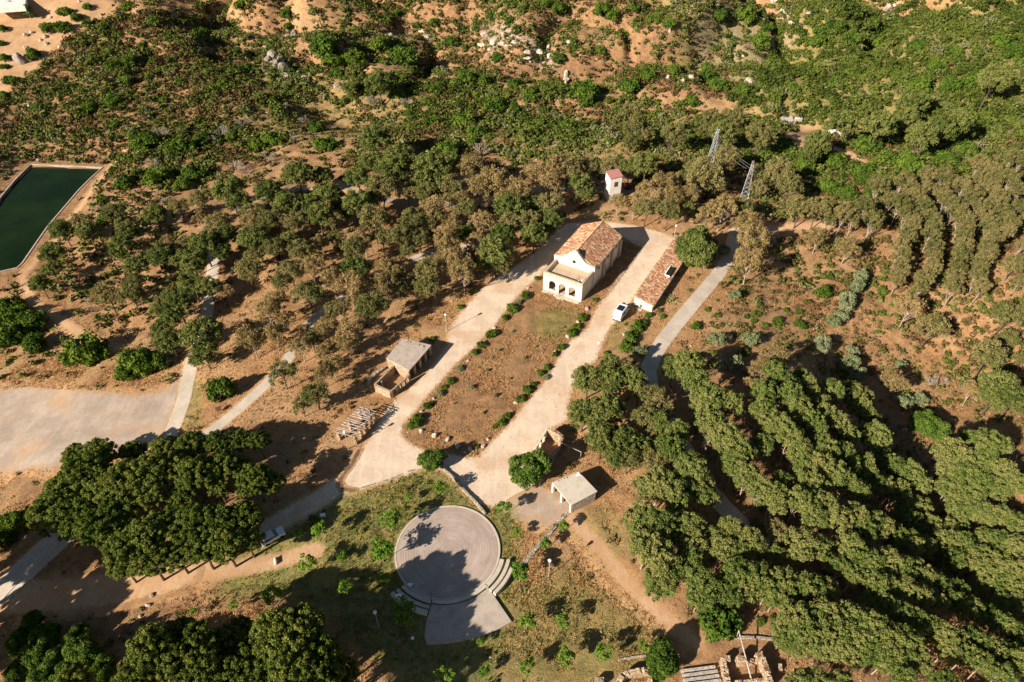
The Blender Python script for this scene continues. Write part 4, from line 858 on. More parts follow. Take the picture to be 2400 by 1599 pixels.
stonewall([(1560+880/7.847,1440+440/7.847),(1560+1250/7.847,1440+432/7.847),(1560+1700/7.847,1440+440/7.847),(1560+2080/7.847,1440+480/7.847)],.35,.35,'straight low stone wall along the terrace above the bottom right ruin',rough=.08)
rn2=empty('ruined_hut',(0,0,0),0,'small roofless ruin with a jagged back wall beside the round tree at the bottom','ruin')
Y=lambda x,y:(1390+x/7.594,1480+y/7.594)
def rw2(l,h_,t,name='wall',rough=.3):
    P=[tuple(p) for p in GZ([Y(*q) for q in l],h_)[:,:2]]; mb=MB()
    for i in range(len(P)-1): wall(mb,P[i],P[i+1],t,-.6,h_,rough,.45)
    mb.build(name,M_STONE,rn2)
rw2([(470,860),(520,790),(620,730),(840,690),(1040,670)],1.6,.7); rw2([(460,880),(470,960)],1.5,.8); rw2([(1015,840),(1040,960)],1.4,.6)
P=GZ([Y(120,880)],1.2)[0]; mb=MB(); mb.box(-.6,.6,-.5,.5,-1.6,0); mb.ball((0,0,0),.5,8,4,(1.2,1,.25),.2,rb); o=mb.build('stone_pier',M_STONE); o.location=(P[0],P[1],1.2); tag(o,'square stone stump at the bottom edge left of the small ruin','stone stump')
rt=stonewall([Y(440,520),Y(600,492),(1390+780/7.594,1480+462/7.594),Y(940,445)],.3,.25,'thin low stone wall left of the round tree at the bottom',rough=.06)
sb=empty('stacked_beams',GZ([Y(1920,820)],0)[0],math.atan2(*(GZ([Y(2170,760)],0)[0]-GZ([Y(1640,830)],0)[0])[:2][::-1]),'raft of weathered timber beams beside the bottom right ruin','timber stack')
for i in range(5): MB().box(-2.6,2.5+rb.uniform(-.2,.2),.9-i*.62,1.25-i*.62,-.1,.45-.03*i).build('beam',M_WOODG,sb)
a=GZ([Z(1590,1250)],.5)[0]; b=GZ([Z(1345,300)],3.0)[0]; c=GZ([Z(1305,440)],0)[0]
lp_=empty('leaning_pole',(b[0],b[1],0),0,'long grey timber pole propped up over the bottom right ruin','pole')
MB().tube(a-[b[0],b[1],0],(0,0,3.0),.11,.08,8).build('pole',M_WOODG,lp_); MB().tube(c-[b[0],b[1],.3],(0,0,3.05),.07,.06,8).build('prop',M_WOODG,lp_)
# ---- info sign, bench, bins
P=G([(515,965)])[0]; sg_=empty('sign_board',P,R(20),'small tilted brown sign board at the edge of the concrete path','sign')
mb=MB(); mb.tube((-.4,0,-.2),(-.4,0,.8),.05); mb.tube((.4,0,-.2),(.4,0,.8),.05); mb.build('post',M_WOODG,sg_); mb=MB(); mb.add([(-.55,-.3,.7),(.55,-.3,.7),(.55,.3,1.15),(-.55,.3,1.15),(-.55,-.3,.64),(.55,-.3,.64),(.55,.3,1.09),(-.55,.3,1.09)],[(0,1,2,3),(7,6,5,4),(0,4,5,1),(1,5,6,2),(2,6,7,3),(3,7,4,0)]); mb.build('panel',M_BROWNW,sg_)
for x,lb in ((643,'short white bench in the grass right of the dark pine group'),):
    P=G([(645,1318)])[0]; bn=empty('garden_bench',P,R(20),lb,'bench'); bn.scale=(.7,.7,.7); MB().box(-.25,.05,-.9,.9,.38,.46).build('seat',M_PLASTW,bn)
    for y in (-.75,.65): MB().box(-.2,0,y,y+.12,-.2,.378).build('leg',M_CONC,bn)
    MB().box(.15,.22,-.9,.9,.2,.85).build('backrest',M_PLASTW,bn)
P=G([(757,1211)])[0]; bx=empty('metal_box',P,.2,'small pale metal cabinet in the shaded grass below the lane','cabinet'); bevel(MB().box(-.45,.45,-.3,.3,-.1,.6).build('body',M_LAMPG,bx),.05); MB().box(-.38,.38,-.32,-.301,.05,.5).build('lid',M_POLE,bx)
# ---- boulders placed by the builders of the plaza, and natural rocks
def rock_me(seed,flat=.7):
    rg=random.Random(seed); import bmesh
    bm=bmesh.new(); bmesh.ops.create_icosphere(bm,subdivisions=3,radius=1)
    pl=[(Vector((rg.gauss(0,1),rg.gauss(0,1),rg.gauss(0,1))).normalized(),rg.uniform(.55,.85)) for _ in range(11)]
    for v in bm.verts:
        for n_,d_ in pl:
            k=v.co.dot(n_)
            if k>d_: v.co-=n_*(k-d_)
        v.co*=1+rg.uniform(-.03,.03); v.co.z*=flat; v.co.z+=flat*.35
    me=bpy.data.meshes.new('boulder'); bm.to_mesh(me); bm.free(); me.materials.append(M_ROCK); return me
RK=[rock_me(i,.7+.1*(i%3)) for i in range(5)]; RKD=[m.copy() for m in RK]
for m in RKD: m.materials.clear(); m.materials.append(M_ROCKD)
def rocks(l,lab,group,dark=False,sc=(1,1,1),name='boulder',short=None):
    P=G([(a,b) for a,b,c in l]); n=len(l)
    for i,((a,b,wpx),p) in enumerate(zip(l,P)):
        W_=wpx*((p-CAMP)@FW)/FPX; o=bpy.data.objects.new(name,(RKD if dark else RK)[rb.randrange(5)]); link(o); o.location=p; o.rotation_euler=(rb.uniform(-.2,.2),rb.uniform(-.2,.2),rb.uniform(0,6.3)); o.scale=(W_/2*sc[0]*rb.uniform(.85,1.15),W_/2*sc[1]*rb.uniform(.85,1.15),W_/2*sc[2])
        tag(o,lab if isinstance(lab,str) else lab[i],'rock',group)
        if isinstance(lab,str) and n>3: LAB.append((o,short or lab,a,b))
J=lambda x,y:(1000+x/7.127,1000+y/7.127)
rocks([(988,1012,14),(1019,1021,17),(1050,1031,14),(1073,1047,15),(1101,1054,15),(1089,1062,10),(1133,1047,14),(1144,1031,11)],
 ['pale boulder at the lower left corner of the lawn, left of the flat topped one','squared pale flat topped boulder on the lower lawn edge','pale boulder right of the flat topped one on the lawn edge','grey boulder at the left edge of the tree shadow on the lawn','rounded boulder lying inside the tree shadow at the lawn end','small stone beside the boulder in the tree shadow','grey boulder touching a shrub at the lower right lawn corner','small pale boulder alone near the lower right lawn corner'],'boulders around the end of the lawn')
rocks([(357,1397,13),(347,1420,15),(330,1446,11)],['white boulder on bare soil, farthest of three in a line','grey boulder, middle of three in a line on bare soil','small white boulder, nearest of three in a line'],'three boulders by the dirt road')
rocks([(1376,725,12),(1355,756,12),(1329,790,11),(1302,825,9),(1298,831,8),(1238,676,9),(1220,706,9),(1158,770,10),(1137,802,9),(1097,847,9),(1061,887,8),(1017,935,9),(988,965,9),(1209,945,11),(1178,996,9),(1167,1000,8),(1275,868,8),(1462,786,10),(1516,750,8),(1619,811,7)],'pale boulder set in the shrub border of the lawn or lane','boulders in the shrub borders of the lawn',short='pale boulder in a shrub border')
rocks([(48,147,30),(66,143,22)],['tall dark split rock on the left, beside a dark shrub','pale upright rock next to the dark split rock'],'split rocks at the upper left',True,(1,.7,1.5))
l=[(892,72,14),(912,82,18),(925,92,22),(950,78,12),(990,75,20),(1003,88,16),(958,97,12),(1090,62,14),(1108,70,12),(1140,85,26),(1160,98,30),(1180,105,26),(1130,108,24),(1205,100,20),(1150,120,22),(1240,125,26),(1262,122,22),(1285,130,20),(1236,137,18),(1332,100,18),(1345,98,14),(1327,185,20),(1255,160,12)]
rocks(l,'weathered pale rock cropping out of the dry slope behind the wood','rock outcrops on the far dry hillside',False,(1.2,.9,.65),short='pale rock cropping out')
rocks([(1284,120,20),(1285,137,14),(1327,180,18),(1326,196,15),(1567,60,14),(1569,75,12),(1564,188,13)],'upright pinnacle of pale rock on the far dry hillside','rock pinnacles on the far hillside',False,(.6,.6,1.7),'rock_pinnacle',short='upright pinnacle of pale rock')
l=[(1815,5,20),(1838,28,28),(1848,40,16),(1895,32,14),(1785,52,16),(1852,55,14),(1720,108,12),(1742,135,14),(1752,200,30),(1745,212,16),(1618,185,20),(1600,190,14),(2080,22,22),(2095,15,14),(2072,38,12),(1770,210,14)]
rocks(l,'pale rock showing through the maquis on the far right slope','rocks in the far right maquis',short='pale rock in the green maquis')
l=[(625,120,26),(640,135,30),(655,150,30),(665,165,30),(645,160,20),(630,140,22),(672,178,20),(612,128,16),(600,118,12),(660,140,20),(690,82,24),(675,88,16),(432,312,16),(590,232,6),(715,185,20),(790,205,16)]
rocks(l,'grey rock of the crag above the ravine','rocks of the crag by the ravine',True,short='grey crag rock')
l=[(110,18,0)]; l=[(118,42,10),(125,72,14),(108,88,12),(95,95,10),(60,85,12),(75,78,10),(140,112,9),(110,104,12),(165,80,6),(158,90,5),(185,5,8),(60,112,12),(0,300,20),(18,292,16),(275,108,10),(240,100,8),(300,170,6),(105,265,14),(70,250,12)]
rocks(l,'grey stone scattered over the sandy slope at the upper left','stones on the upper left slope',short='grey stone on sandy soil')
# ================================================================ plants
put('F',[(1240,1096,94)],'large round dark green fig tree','fig tree',None,'beside the gravel lane in front of the ruined barn',1.05)
put('F',[(1553,1546,84)],'round bright green leafy tree','broadleaf tree',None,'beside the small ruin at the bottom edge',.95)
put('F',[(1012,1078,60)],'small round leafy tree','broadleaf tree',None,'standing at the top end of the curved stone wall',1.1)
put('K',[(1631,588,98)],'big dense dark green pine','broadleaf tree',None,'shading the concrete road behind the long tiled house',1.15,wk=1.0)
put('F',[crop('B3',1710,1370)+(82,)],'wide blue green oak','oak tree',None,'at the dark hollow right of the plantation',.8)
put('h',[(1682,1460,88)],'dense bright green bush','bush',None,'above the terrace wall of the bottom right ruin',1.4)
put('h',[crop('B1',1520,1120)+(58,)],'bright green young conifer','conifer',None,'between the two pale paths',1.7)
put('D',cr('C1',[(560,90,260),(700,200,250),(430,190,270),(330,340,280),(500,400,250),(650,470,250),(850,150,240),(1000,110,240),(1000,250,220),(800,320,240),(1150,70,210),(1320,110,210),(1500,50,200),(1240,240,180),(760,500,220),(860,640,240),(1000,540,240),(1170,450,240),(1340,430,240),(1500,440,230),(1650,400,220),(1680,550,200),(1540,600,220),(1380,620,220),(1200,660,210),(1020,700,220),(840,740,190),(230,430,170),(640,20,200)]),
 'tall dark green stone pine','stone pine','stone pines in the big dark grove at the left','in the dense dark grove at the lower left',wk=1.05)
put('D',cr('C1',[(1750,150,210),(1870,200,150),(1640,60,150),(1500,210,140)])+cr('B1',[(1780,1470,140),(1640,1460,150),(1480,1470,170),(1300,1490,180),(1110,1510,170),(900,1540,170),(660,1530,190),(520,1560,150)]),
 'lit olive green stone pine','stone pine','stone pines along the upper edge of the dark grove','on the upper edge of the dark grove')
put('D',cr('C1',[(1000,1290,290),(1200,1230,230),(1350,1270,250),(1490,1330,200),(1880,1180,290),(2050,1130,250),(1900,1310,270),(2080,1280,270),(1740,1330,230),(1200,1420,250),(1000,1450,250),(900,1550,230),(1400,1440,240),(1600,1470,250),(1850,1460,250),(2060,1450,240),(2220,1400,200),(2050,1150,300),(2140,1300,330),(2000,1400,320),(2200,1500,280),(500,1560,200),(1520,1260,220),(1700,1440,230),(2340,1490,220),(2250,1570,220),(2120,1530,220),(1650,1200,150),(1300,1560,230),(1500,1560,220),(1720,1560,220)]),
 'tall green stone pine','stone pine','stone pines along the bottom edge','in the grove along the bottom edge of the photo',1.42,wk=1.05)
put('F',cr('C1',[(215,1150,150),(300,1270,230),(250,1400,210),(120,1290,170),(140,1480,200),(400,1420,200),(330,1540,200),(545,1240,150),(570,1370,240),(470,1500,220),(700,1500,210)]),'dark broadleaf tree','broadleaf tree','broadleaf trees at the lower left corner','at the shaded lower left corner',1.3)
# trees just outside the lower left of the frame whose shadows fall into it
for (x,y) in [(-78,60),(-84,50),(-92,40),(-98,46),(-84,36),(-90,54),(-96,30),(-33,24)]:
    pq=proj([[x,y,float(H(x,y))+9]])[0][0]
    if pq[0]<-70 or pq[1]>1670: LAB.append((place('D',x,y,9.2,'tall dark stone pine beyond the lower left edge','stone pine','stone pines beyond the lower left edge',1.12),'tall dark stone pine beyond the edge',float(pq[0]),float(pq[1])))
put('h',cr('B1',[(230,650,180),(240,800,160),(60,540,150),(60,650,180),(50,760,170),(590,850,240),(940,930,220),(1060,940,160),(870,1000,140),(130,600,120),(130,720,140),(480,900,120),(680,870,130)])+[(30,1225,60),(10,1260,50)],'big dark green bush','bush','big bushes between the pond and the gravel lot','along the upper edge of the grey gravel lot',1.25)
# wood left of the chapel
WG=cr('A1',[(1840,1290,180),(2050,1190,190),(2220,1200,140),(1580,1300,200),(1640,1380,150),(2240,1310,190),(1060,1460,150),(1950,1350,130),(1980,1420,180),(2120,1420,160),(2200,1480,170),(2330,1400,100)])
WG+=cr('A2',[(220,940,190),(400,1060,190),(210,1100,160),(110,1210,170),(350,1160,200),(640,1140,230),(740,1100,160),(560,1240,150),(1630,1240,170),(1690,1330,110),(1740,1190,90),(1990,1140,150),(2100,1130,170),(1170,1400,210),(1320,1400,150),(100,1390,190),(200,1370,130),(1440,1500,170),(20,1490,90),(60,600,100),(260,580,170),(100,500,120)])
WG+=cr('B1',[(355,160,160),(850,140,170),(1110,170,170),(1400,110,190),(1340,200,150),(1220,200,130),(1530,170,130),(1540,50,170),(1740,60,180),(1990,70,120),(930,250,150),(880,30,130),(600,20,140),(430,10,140),(350,280,120),(280,390,130),(1320,370,180),(1440,410,150),(1330,260,150),(1170,460,110),(1230,540,190),(1160,620,150),(1170,770,180),(1390,720,240),(1400,850,170),(1340,920,90),(1100,690,120)])
WG+=cr('B2',[(590,60,100),(860,30,130),(1110,50,170),(1330,30,180),(1410,20,110),(90,260,180),(1060,160,220),(1040,240,150)])
put('g',WG,'rounded green pine','pine','green pines in the open wood left of the chapel','in the open wood between the pond and the chapel')
WM=cr('A1',[(1380,1350,140),(1230,1420,120),(790,1470,150),(560,1510,140),(1500,1510,150),(1750,1450,150),(1860,1500,170),(2040,1530,140),(2300,1520,120),(860,1540,120),(400,1560,110)])
WM+=cr('A2',[(270,1260,190),(750,1270,180),(1560,1150,170),(1700,1140,140),(1850,1130,150),(1440,1380,170),(450,1320,120),(590,1330,150),(740,1350,120),(860,1440,150),(500,1490,180),(220,1500,180),(640,1510,140),(1160,1540,160),(1300,1530,160)])
WM+=cr('B1',[(1280,110,110),(1880,120,130),(2070,150,150),(2310,60,100),(720,430,170),(900,450,160),(930,360,100),(1700,270,170),(1750,180,120),(1110,540,160),(2000,290,150),(1940,380,110),(2120,440,180),(2320,280,90),(2150,780,120),(2300,570,120),(1940,980,170),(2170,1130,170),(2080,1220,120),(1880,30,90)])
WM+=cr('B2',[(80,130,160),(280,60,130),(400,60,150),(540,60,130),(460,150,100),(600,280,190),(600,390,160),(950,260,100),(1100,260,120),(200,520,210),(390,400,120),(460,370,110)])
put('m',WM,'olive green pine','pine','olive green pines in the open wood left of the chapel','in the open wood between the pond and the chapel',1.05)
WB=cr('A1',[(1720,1530,120),(1370,1490,90)])
WB+=cr('A2',[(890,1150,170),(1060,1220,200),(960,1290,160),(1200,1280,200),(1040,1330,120),(1330,1190,160),(1450,1160,170),(1440,1270,150),(620,1410,180),(830,1380,130),(350,1540,100),(760,1520,120),(980,1510,160)])
WB+=cr('B1',[(1010,110,110),(1150,90,90),(2190,110,110),(1560,440,90),(2150,280,140),(2290,350,140),(1900,490,150),(1840,570,160),(1970,620,120),(1720,740,180),(1890,740,160),(2090,720,110),(2070,810,140),(2250,670,140),(2310,790,110),(2220,1000,130),(2290,930,130),(2230,860,110),(1700,660,100)])
WB+=cr('B2',[(150,60,150),(720,60,160),(930,80,120),(60,380,190),(190,370,120),(310,270,150),(400,250,120),(740,150,180),(790,230,170),(690,230,110),(840,300,170),(900,170,120),(300,390,150),(380,330,120),(60,680,170),(40,790,130),(540,460,80),(120,470,120),(10,560,110)])
put('b',WB,'khaki brown pine','pine','brown tinged pines in the open wood left of the chapel','in the open wood between the pond and the chapel',1.1)
# pines by the tower and behind the chapel
put('b',cr('A2',[(1910,1375,110),(2130,1300,160),(2230,1250,150),(2290,1340,140),(2020,1400,110),(2330,1220,90)])+cr('A3',[(280,1420,170),(150,1480,140),(470,1500,170),(380,1540,90),(50,1330,120)]),'khaki brown pine','pine','brown pines between the tower and the pylons','between the white tower and the concrete road',1.1)
put('m',cr('A2',[(2110,1410,150),(2260,1440,150),(2090,880,130),(2290,920,150),(2000,960,110),(2000,790,190)])+cr('A3',[(360,770,140),(200,800,120),(310,1070,150),(560,1170,150),(160,1180,220),(240,1240,130),(100,1140,140),(40,1230,120),(670,1170,180),(740,1260,160),(530,1280,110),(420,1410,150),(540,900,190),(820,1400,170),(930,1430,150),(620,1230,110)]),'olive green pine','pine','olive pines around the pylons','around the two steel pylons',1.1)
put('g',cr('A3',[(290,880,160),(940,950,160),(880,1040,120),(30,1430,90),(1110,800,190),(1370,820,190),(1290,760,120),(1550,800,150),(1480,830,120),(1650,920,190),(1890,830,180),(1800,870,170),(1960,860,130),(2150,540,190),(1620,700,150)]),'umbrella shaped green pine','pine','umbrella pines at the edge of the far forest','near the clearing with the orange roofed hut',1.2)
# foreground pines right of the gravel lane
put('g',cr('B2',[(1700,1040,190),(1860,1030,210),(2000,1050,190),(1860,940,150),(1670,1260,200),(1820,1230,220),(1800,1440,220),(1940,1450,210),(2290,960,150),(1900,1540,180),(2060,1500,150)]),'broad yellow green pine','pine','broad pines right of the right gravel lane','between the right gravel lane and the concrete road',1.1)
put('m',cr('B2',[(1990,970,160),(2060,1110,160),(1880,1290,160),(2100,1320,180),(2200,1230,170),(2160,1170,150),(2180,1400,150),(2300,1490,130)]),'sparse olive pine','pine','sparse pines above the concrete roofed hut','between the right gravel lane and the concrete road',1.1)
# plantation
R1=cr('A3',[(1120,1450,160),(1260,1400,180),(1320,1500,160),(1180,1510,120),(1010,1520,100),(1370,1240,180),(1530,1230,160),(1440,1350,150),(1500,1400,150),(1560,1460,150),(1590,1530,140),(1570,1310,140),(1630,1350,140),(1680,1410,150),(1720,1480,150),(1740,1550,140),(1700,1280,140),(1790,1320,140),(1840,1370,150),(1890,1430,150),(1940,1500,150),(1960,1560,130),(1860,1240,140),(1940,1270,140),(2010,1330,150),(2060,1400,150),(2100,1470,150),(2140,1540,150),(1700,1190,140),(1800,1200,140),(2060,1240,140),(2130,1290,140),(2180,1370,150),(2220,1440,150),(2260,1520,150),(2050,1110,150),(2180,1140,160),(2260,1220,160),(2330,1300,140),(2330,1400,120),(2150,1200,140),(2340,1110,100),(2280,1060,130)])
R1+=cr('B3',[(1540,50,140),(1510,130,150),(1520,210,150),(1500,290,140),(1490,350,120),(1720,30,140),(1740,110,140),(1740,180,140),(1720,260,140),(1680,330,150),(1650,400,120),(1950,30,140),(1940,110,140),(1930,180,140),(1910,260,140),(1880,330,140),(1870,420,140),(2150,60,150),(2120,130,150),(2090,190,140),(2060,260,140),(2040,330,140),(2060,410,140),(2290,240,120),(2330,360,100),(2240,20,130),(2340,120,90)])
put('q',R1,'olive plantation pine','pine','plantation pines in the curved rows at the right','in the curved rows on the right hand slope',1.15,wk=.82)
put('b',cr('B3',[(480,60,190),(470,200,190),(940,50,130),(1150,110,150),(1560,550,160),(650,860,140),(1460,1060,150),(2000,1120,130),(850,1120,100),(540,980,150),(470,1090,120)]),'khaki brown pine','pine','brown pines on the open slope at the right','on the dry slope right of the concrete road',1.15)
put('m',cr('B3',[(1730,670,180),(2240,600,180),(2120,870,200),(2290,250,120),(2340,900,100),(2250,760,120)]),'olive pine with bare pale branches','pine','bare branched pines on the open slope at the right','on the dry slope right of the concrete road',1.15)
put('g',cr('B3',[(2190,1090,220),(2280,1180,180),(2140,1180,150)]),'blue green pine','pine','blue green pines at the right edge','at the right edge beside the dark hollow',1.2)
R2=cr('B3',[(30,930,170),(90,1050,170),(200,1130,180),(340,1190,160),(160,1200,150),(220,1330,190),(300,1430,190),(380,1520,170),(550,1490,130),(580,1130,150),(560,1220,160),(600,1300,160),(680,1360,160),(740,1450,160),(800,1520,150),(640,1000,150),(720,1060,150),(740,1140,150),(800,1210,150),(850,1280,150),(900,1340,150),(940,1420,150),(980,1510,150),(820,1020,110),(870,1090,120),(960,1180,130),(1000,1270,150),(1080,1340,150),(1140,1410,150),(1100,1540,150),(1030,1090,140),(1150,1120,140),(1230,1170,140),(1240,1240,140),(1290,1290,130),(1330,1410,170),(2090,1480,170),(1850,1530,180),(1980,1450,100),(2200,1490,130)])
R2+=cr('C3',[(370,40,160),(450,130,160),(540,220,160),(640,250,160),(650,330,150),(700,180,130),(850,40,150),(950,60,150),(1050,110,150),(1150,170,150),(1220,230,140),(880,170,150),(960,200,130),(1150,50,150),(1260,60,150),(1300,140,150),(1380,190,140),(1480,240,130),(1400,20,140),(1480,80,150),(1560,120,150),(1640,180,140),(800,300,160),(890,310,160),(980,330,150),(900,410,160),(1080,430,160),(1180,410,150),(1290,420,160),(1250,490,150),(1380,480,160),(1480,530,160),(1570,590,160),(1680,620,150),(1850,110,150),(1950,130,160),(2050,180,160),(2200,210,150),(1850,220,160),(1980,260,150),(1950,40,150),(2080,50,150),(2200,120,150),(2300,170,140),(1550,330,140),(1650,360,140),(1580,440,140),(1700,480,140),(1830,500,140),(1920,510,120),(1900,340,140),(2000,350,150),(2100,400,150),(2200,430,140),(2310,490,140),(1900,410,120),(1820,600,160),(1920,610,160),(2020,660,160),(2110,700,160),(2200,750,160),(2300,790,150),(1860,700,150),(1980,740,140),(2080,790,150),(2200,840,150),(2310,890,150),(2080,570,140),(2180,590,140),(2290,640,140)])
R2+=cr('C3',[(1160,620,150),(1220,690,150),(1300,720,160),(1430,720,160),(1530,760,160),(1640,800,160),(1730,850,150),(1810,900,150),(1890,930,150),(1100,770,130),(1180,830,130),(1240,810,120),(1340,870,150),(1440,880,150),(1560,920,150),(1650,950,150),(1750,990,140),(2040,920,110),(1880,1010,150),(1990,1060,160),(2100,1100,160),(2200,1180,160),(2310,1230,160),(2220,1000,140),(2320,1060,130),(1310,980,130),(1400,1040,150),(1500,1080,150),(1600,1130,150),(1700,1180,150),(1800,1240,160),(1900,1270,160),(2010,1280,160),(2110,1310,160),(2210,1350,160),(2320,1410,160),(1830,1330,150),(1960,1370,150),(2090,1430,150),(2220,1480,140)])
put('p',R2,'yellow green plantation pine','pine','plantation pines in the dense rows at the lower right','in the dense diagonal rows at the lower right',1.2,wk=1.1)
R3=cr('C3',[(780,1110,190),(900,1110,190),(1000,1100,190),(1100,1090,190),(1200,1150,190),(1300,1180,190),(850,1220,190),(960,1230,190),(1080,1220,190),(1200,1240,190),(1320,1250,190),(1450,1280,190),(1550,1290,180),(980,1320,170),(1120,1330,180),(1300,1340,180),(1420,1380,180),(1540,1370,180),(1640,1400,170),(720,1210,170),(800,1320,130),(960,1560,170),(820,1570,150),(1520,1530,160),(1830,1560,170),(1080,1570,150)])
put('p',R3,'broad green pine','pine','broad pines in the clump above the bottom right ruin','in the broad clump right of the bottom right ruin',1.2,wk=1.1)
R4=[(1548,985,52),(1572,1045,58),(1606,1105,58),(1644,1150,50),(1588,1005,50),(1718,1243,58),(1755,1262,60),(1668,1165,40)]+cr('C3',[(60,480,180),(80,600,180),(60,700,180),(230,560,170),(280,640,180),(380,660,160),(510,650,120),(640,670,120),(850,590,200),(930,630,150),(100,830,190),(180,900,190),(120,960,170),(370,820,190),(440,870,190),(530,830,200),(600,900,180),(700,870,180),(800,870,180),(880,930,180),(980,920,170),(320,950,170),(650,970,160),(750,960,160),(60,80,200),(130,180,160),(1000,720,110),(740,700,110),(20,220,160)])+cr('C2',[(2080,400,220),(2200,450,220),(2110,600,230),(2190,700,220),(2230,830,200),(2180,900,160),(2280,760,190),(2200,180,210),(2290,250,190),(2110,210,150),(2060,500,150),(2320,380,160),(2320,560,170)])
put('p',R4,'pale trunked green pine','pine','pines along the dirt track','between the dirt track and the concrete road',1.1,wk=1.05)
put('m',cr('C2',[(1880,20,130),(1980,20,150),(2150,30,160),(2250,60,150)])+cr('C3',[(650,530,150),(560,520,80),(490,480,60)]),'small golden olive pine','pine','golden pines by the yard path','above the concrete roofed hut',1.1)
# olives, greys, bare shrubs
put('O',cr('B3',[(285,160,100),(360,460,80),(1230,340,100),(1205,410,100),(1130,510,130),(1100,600,110),(965,800,125),(1150,930,130),(1200,1010,130),(1545,1200,120),(1650,1190,100),(340,940,150),(240,770,110),(465,770,110),(1040,650,90),(1170,840,80),(1510,940,80)])+cr('B2',[(2060,855,100)])+[(24+0,12,20),(192/2.941,80/2.941,30)],'silvery green rounded tree','olive tree','silvery trees on the open slope','on the dry slope right of the concrete road')
put('x',cr('B3',[(1480,1380,170),(1430,1300,90),(1780,1060,130),(1700,1060,100)])+cr('A2',[(960,1030,150),(230,700,140),(450,700,110),(1480,800,90),(980,190,60)])+cr('A1',[(1670,850,120),(1530,900,130),(1100,920,150),(1620,1150,150),(1850,1080,120),(2030,950,100),(1450,960,90),(1950,730,100),(1050,1120,120),(660,1440,90),(1140,1390,100),(2100,830,100),(1250,900,80),(1700,1190,100)])+cr('B1',[(620,560,90),(1000,160,90),(460,560,80),(600,500,70)]),'bare grey shrub','bare shrub','bare grey shrubs among the scrub','among the dry scrub',1.0)
# young trees on the grass
ST=cr('C2',[(690,215,90),(465,290,50),(1120,355,85),(330,440,125),(270,635,145),(1530,485,70),(1210,535,60),(1405,605,75),(1230,800,120),(1280,1145,105),(1525,1150,90),(960,1283,50),(985,1490,75),(1280,1450,95),(1545,1385,115),(1810,1355,110),(2085,1325,70),(305,860,100),(20,900,90),(440,1080,160),(715,1510,110),(10,700,60),(95,530,35)])+cr('C1',[(2110,735,110),(1875,965,120),(1610,1030,60),(1325,1075,50),(2205,520,100),(2340,700,40),(2060,545,60)])
put('s',ST,'bright green young tree','young tree','young trees planted on the grass around the arena','planted in the grass around the round arena',1.0)
# border shrubs
BS=cr('B2',[(1270,470,60),(1180,560,80),(1130,620,50),(1035,735,75),(965,810,60),(920,860,50),(755,1060,55),(710,1100,40),(590,1230,55),(530,1315,75),(500,1360,80),(1660,625,75),(1620,685,60),(1590,730,65),(1515,825,55),(1475,875,45),(1375,1000,55),(1420,965,50),(1285,1120,65),(1325,1080,40),(1235,1180,65),(1145,1300,55),(1105,1345,60),(1060,1370,40),(1350,350,40),(915,440,40),(820,548,40),(1755,500,40),(510,668,30),(625,768,40),(620,1215,40),(940,1510,35)])
put('h',BS,'low dark green shrub','shrub','low shrubs planted along the lawn edges','planted along the edge of the long lawn',1.0)
put('y',cr('B2',[(1225,520,50),(680,1145,55),(1410,1035,50),(820,970,55)]),'low grey green shrub','shrub','grey shrubs along the lawn edges','in the border of the long lawn')
put('h',cr('B2',[(2060,665,80),(2030,700,75),(2000,745,85),(1985,790,90),(1960,830,85),(2115,608,50),(2213,615,35),(1830,865,40),(1960,670,25)]),'rounded hedge shrub','shrub','hedge shrubs below the long tiled house','in the hedge row below the long tiled house',1.2)
put('y',cr('B2',[(1085,845,40),(1262,900,45),(1165,1040,30),(1065,1155,55),(980,1275,45),(900,1100,60),(1000,985,40),(780,1215,40),(1185,715,40),(1535,685,28),(1340,820,30)]),'tiny thin sapling shrub','sapling','tiny saplings on the long lawn','in the middle of the long lawn',1.6,wk=.55)
put('h',cr('B3',[(655,650,80),(965,450,110),(810,670,80),(95,680,70),(570,365,40),(170,565,40),(500,600,60),(575,675,45),(800,580,50),(1015,340,50),(425,415,40),(1850,935,50),(430,860,60),(525,530,45),(710,570,40),(440,615,40),(925,350,30),(490,645,45),(1720,530,40),(1380,440,70),(780,200,50)])+cr('C3',[(1110,570,80),(540,1150,60),(620,1120,40)]),'small green bush','bush','small bushes on the dry slope at the right','on the dry slope right of the concrete road')
# bushes of the far slopes
FB=cr('A1',[(880,50,90),(440,80,90),(530,120,80),(330,190,110),(430,190,110),(600,165,70),(700,190,60),(980,315,60),(1060,150,90),(890,420,110),(740,370,80),(780,460,100),(1130,490,70),(870,550,90),(1240,560,60),(1540,590,90),(780,690,120),(1130,690,60),(610,750,90),(260,740,90),(230,380,100),(80,555,100),(30,660,70),(1370,240,120),(1990,180,70),(1970,100,90),(1820,190,80),(1850,120,80),(2230,330,200),(2300,420,170),(2180,880,110),(1880,960,140),(1770,1000,110),(1600,940,80),(1260,1270,120),(1070,1220,160),(1340,1190,150),(1000,980,180),(930,940,90),(1390,960,120),(1250,1010,140),(1180,1040,110),(700,1370,70),(780,1180,80),(870,1090,100),(850,1260,130),(30,400,70),(30,460,60),(10,300,50),(1500,430,60),(1700,470,90),(2330,500,90),(940,1200,80),(640,420,70),(1660,30,90),(600,50,60),(20,200,60)])
FB+=[crop('A1',2240,1000)+(52,),crop('A1',740,1500)+(40,)]
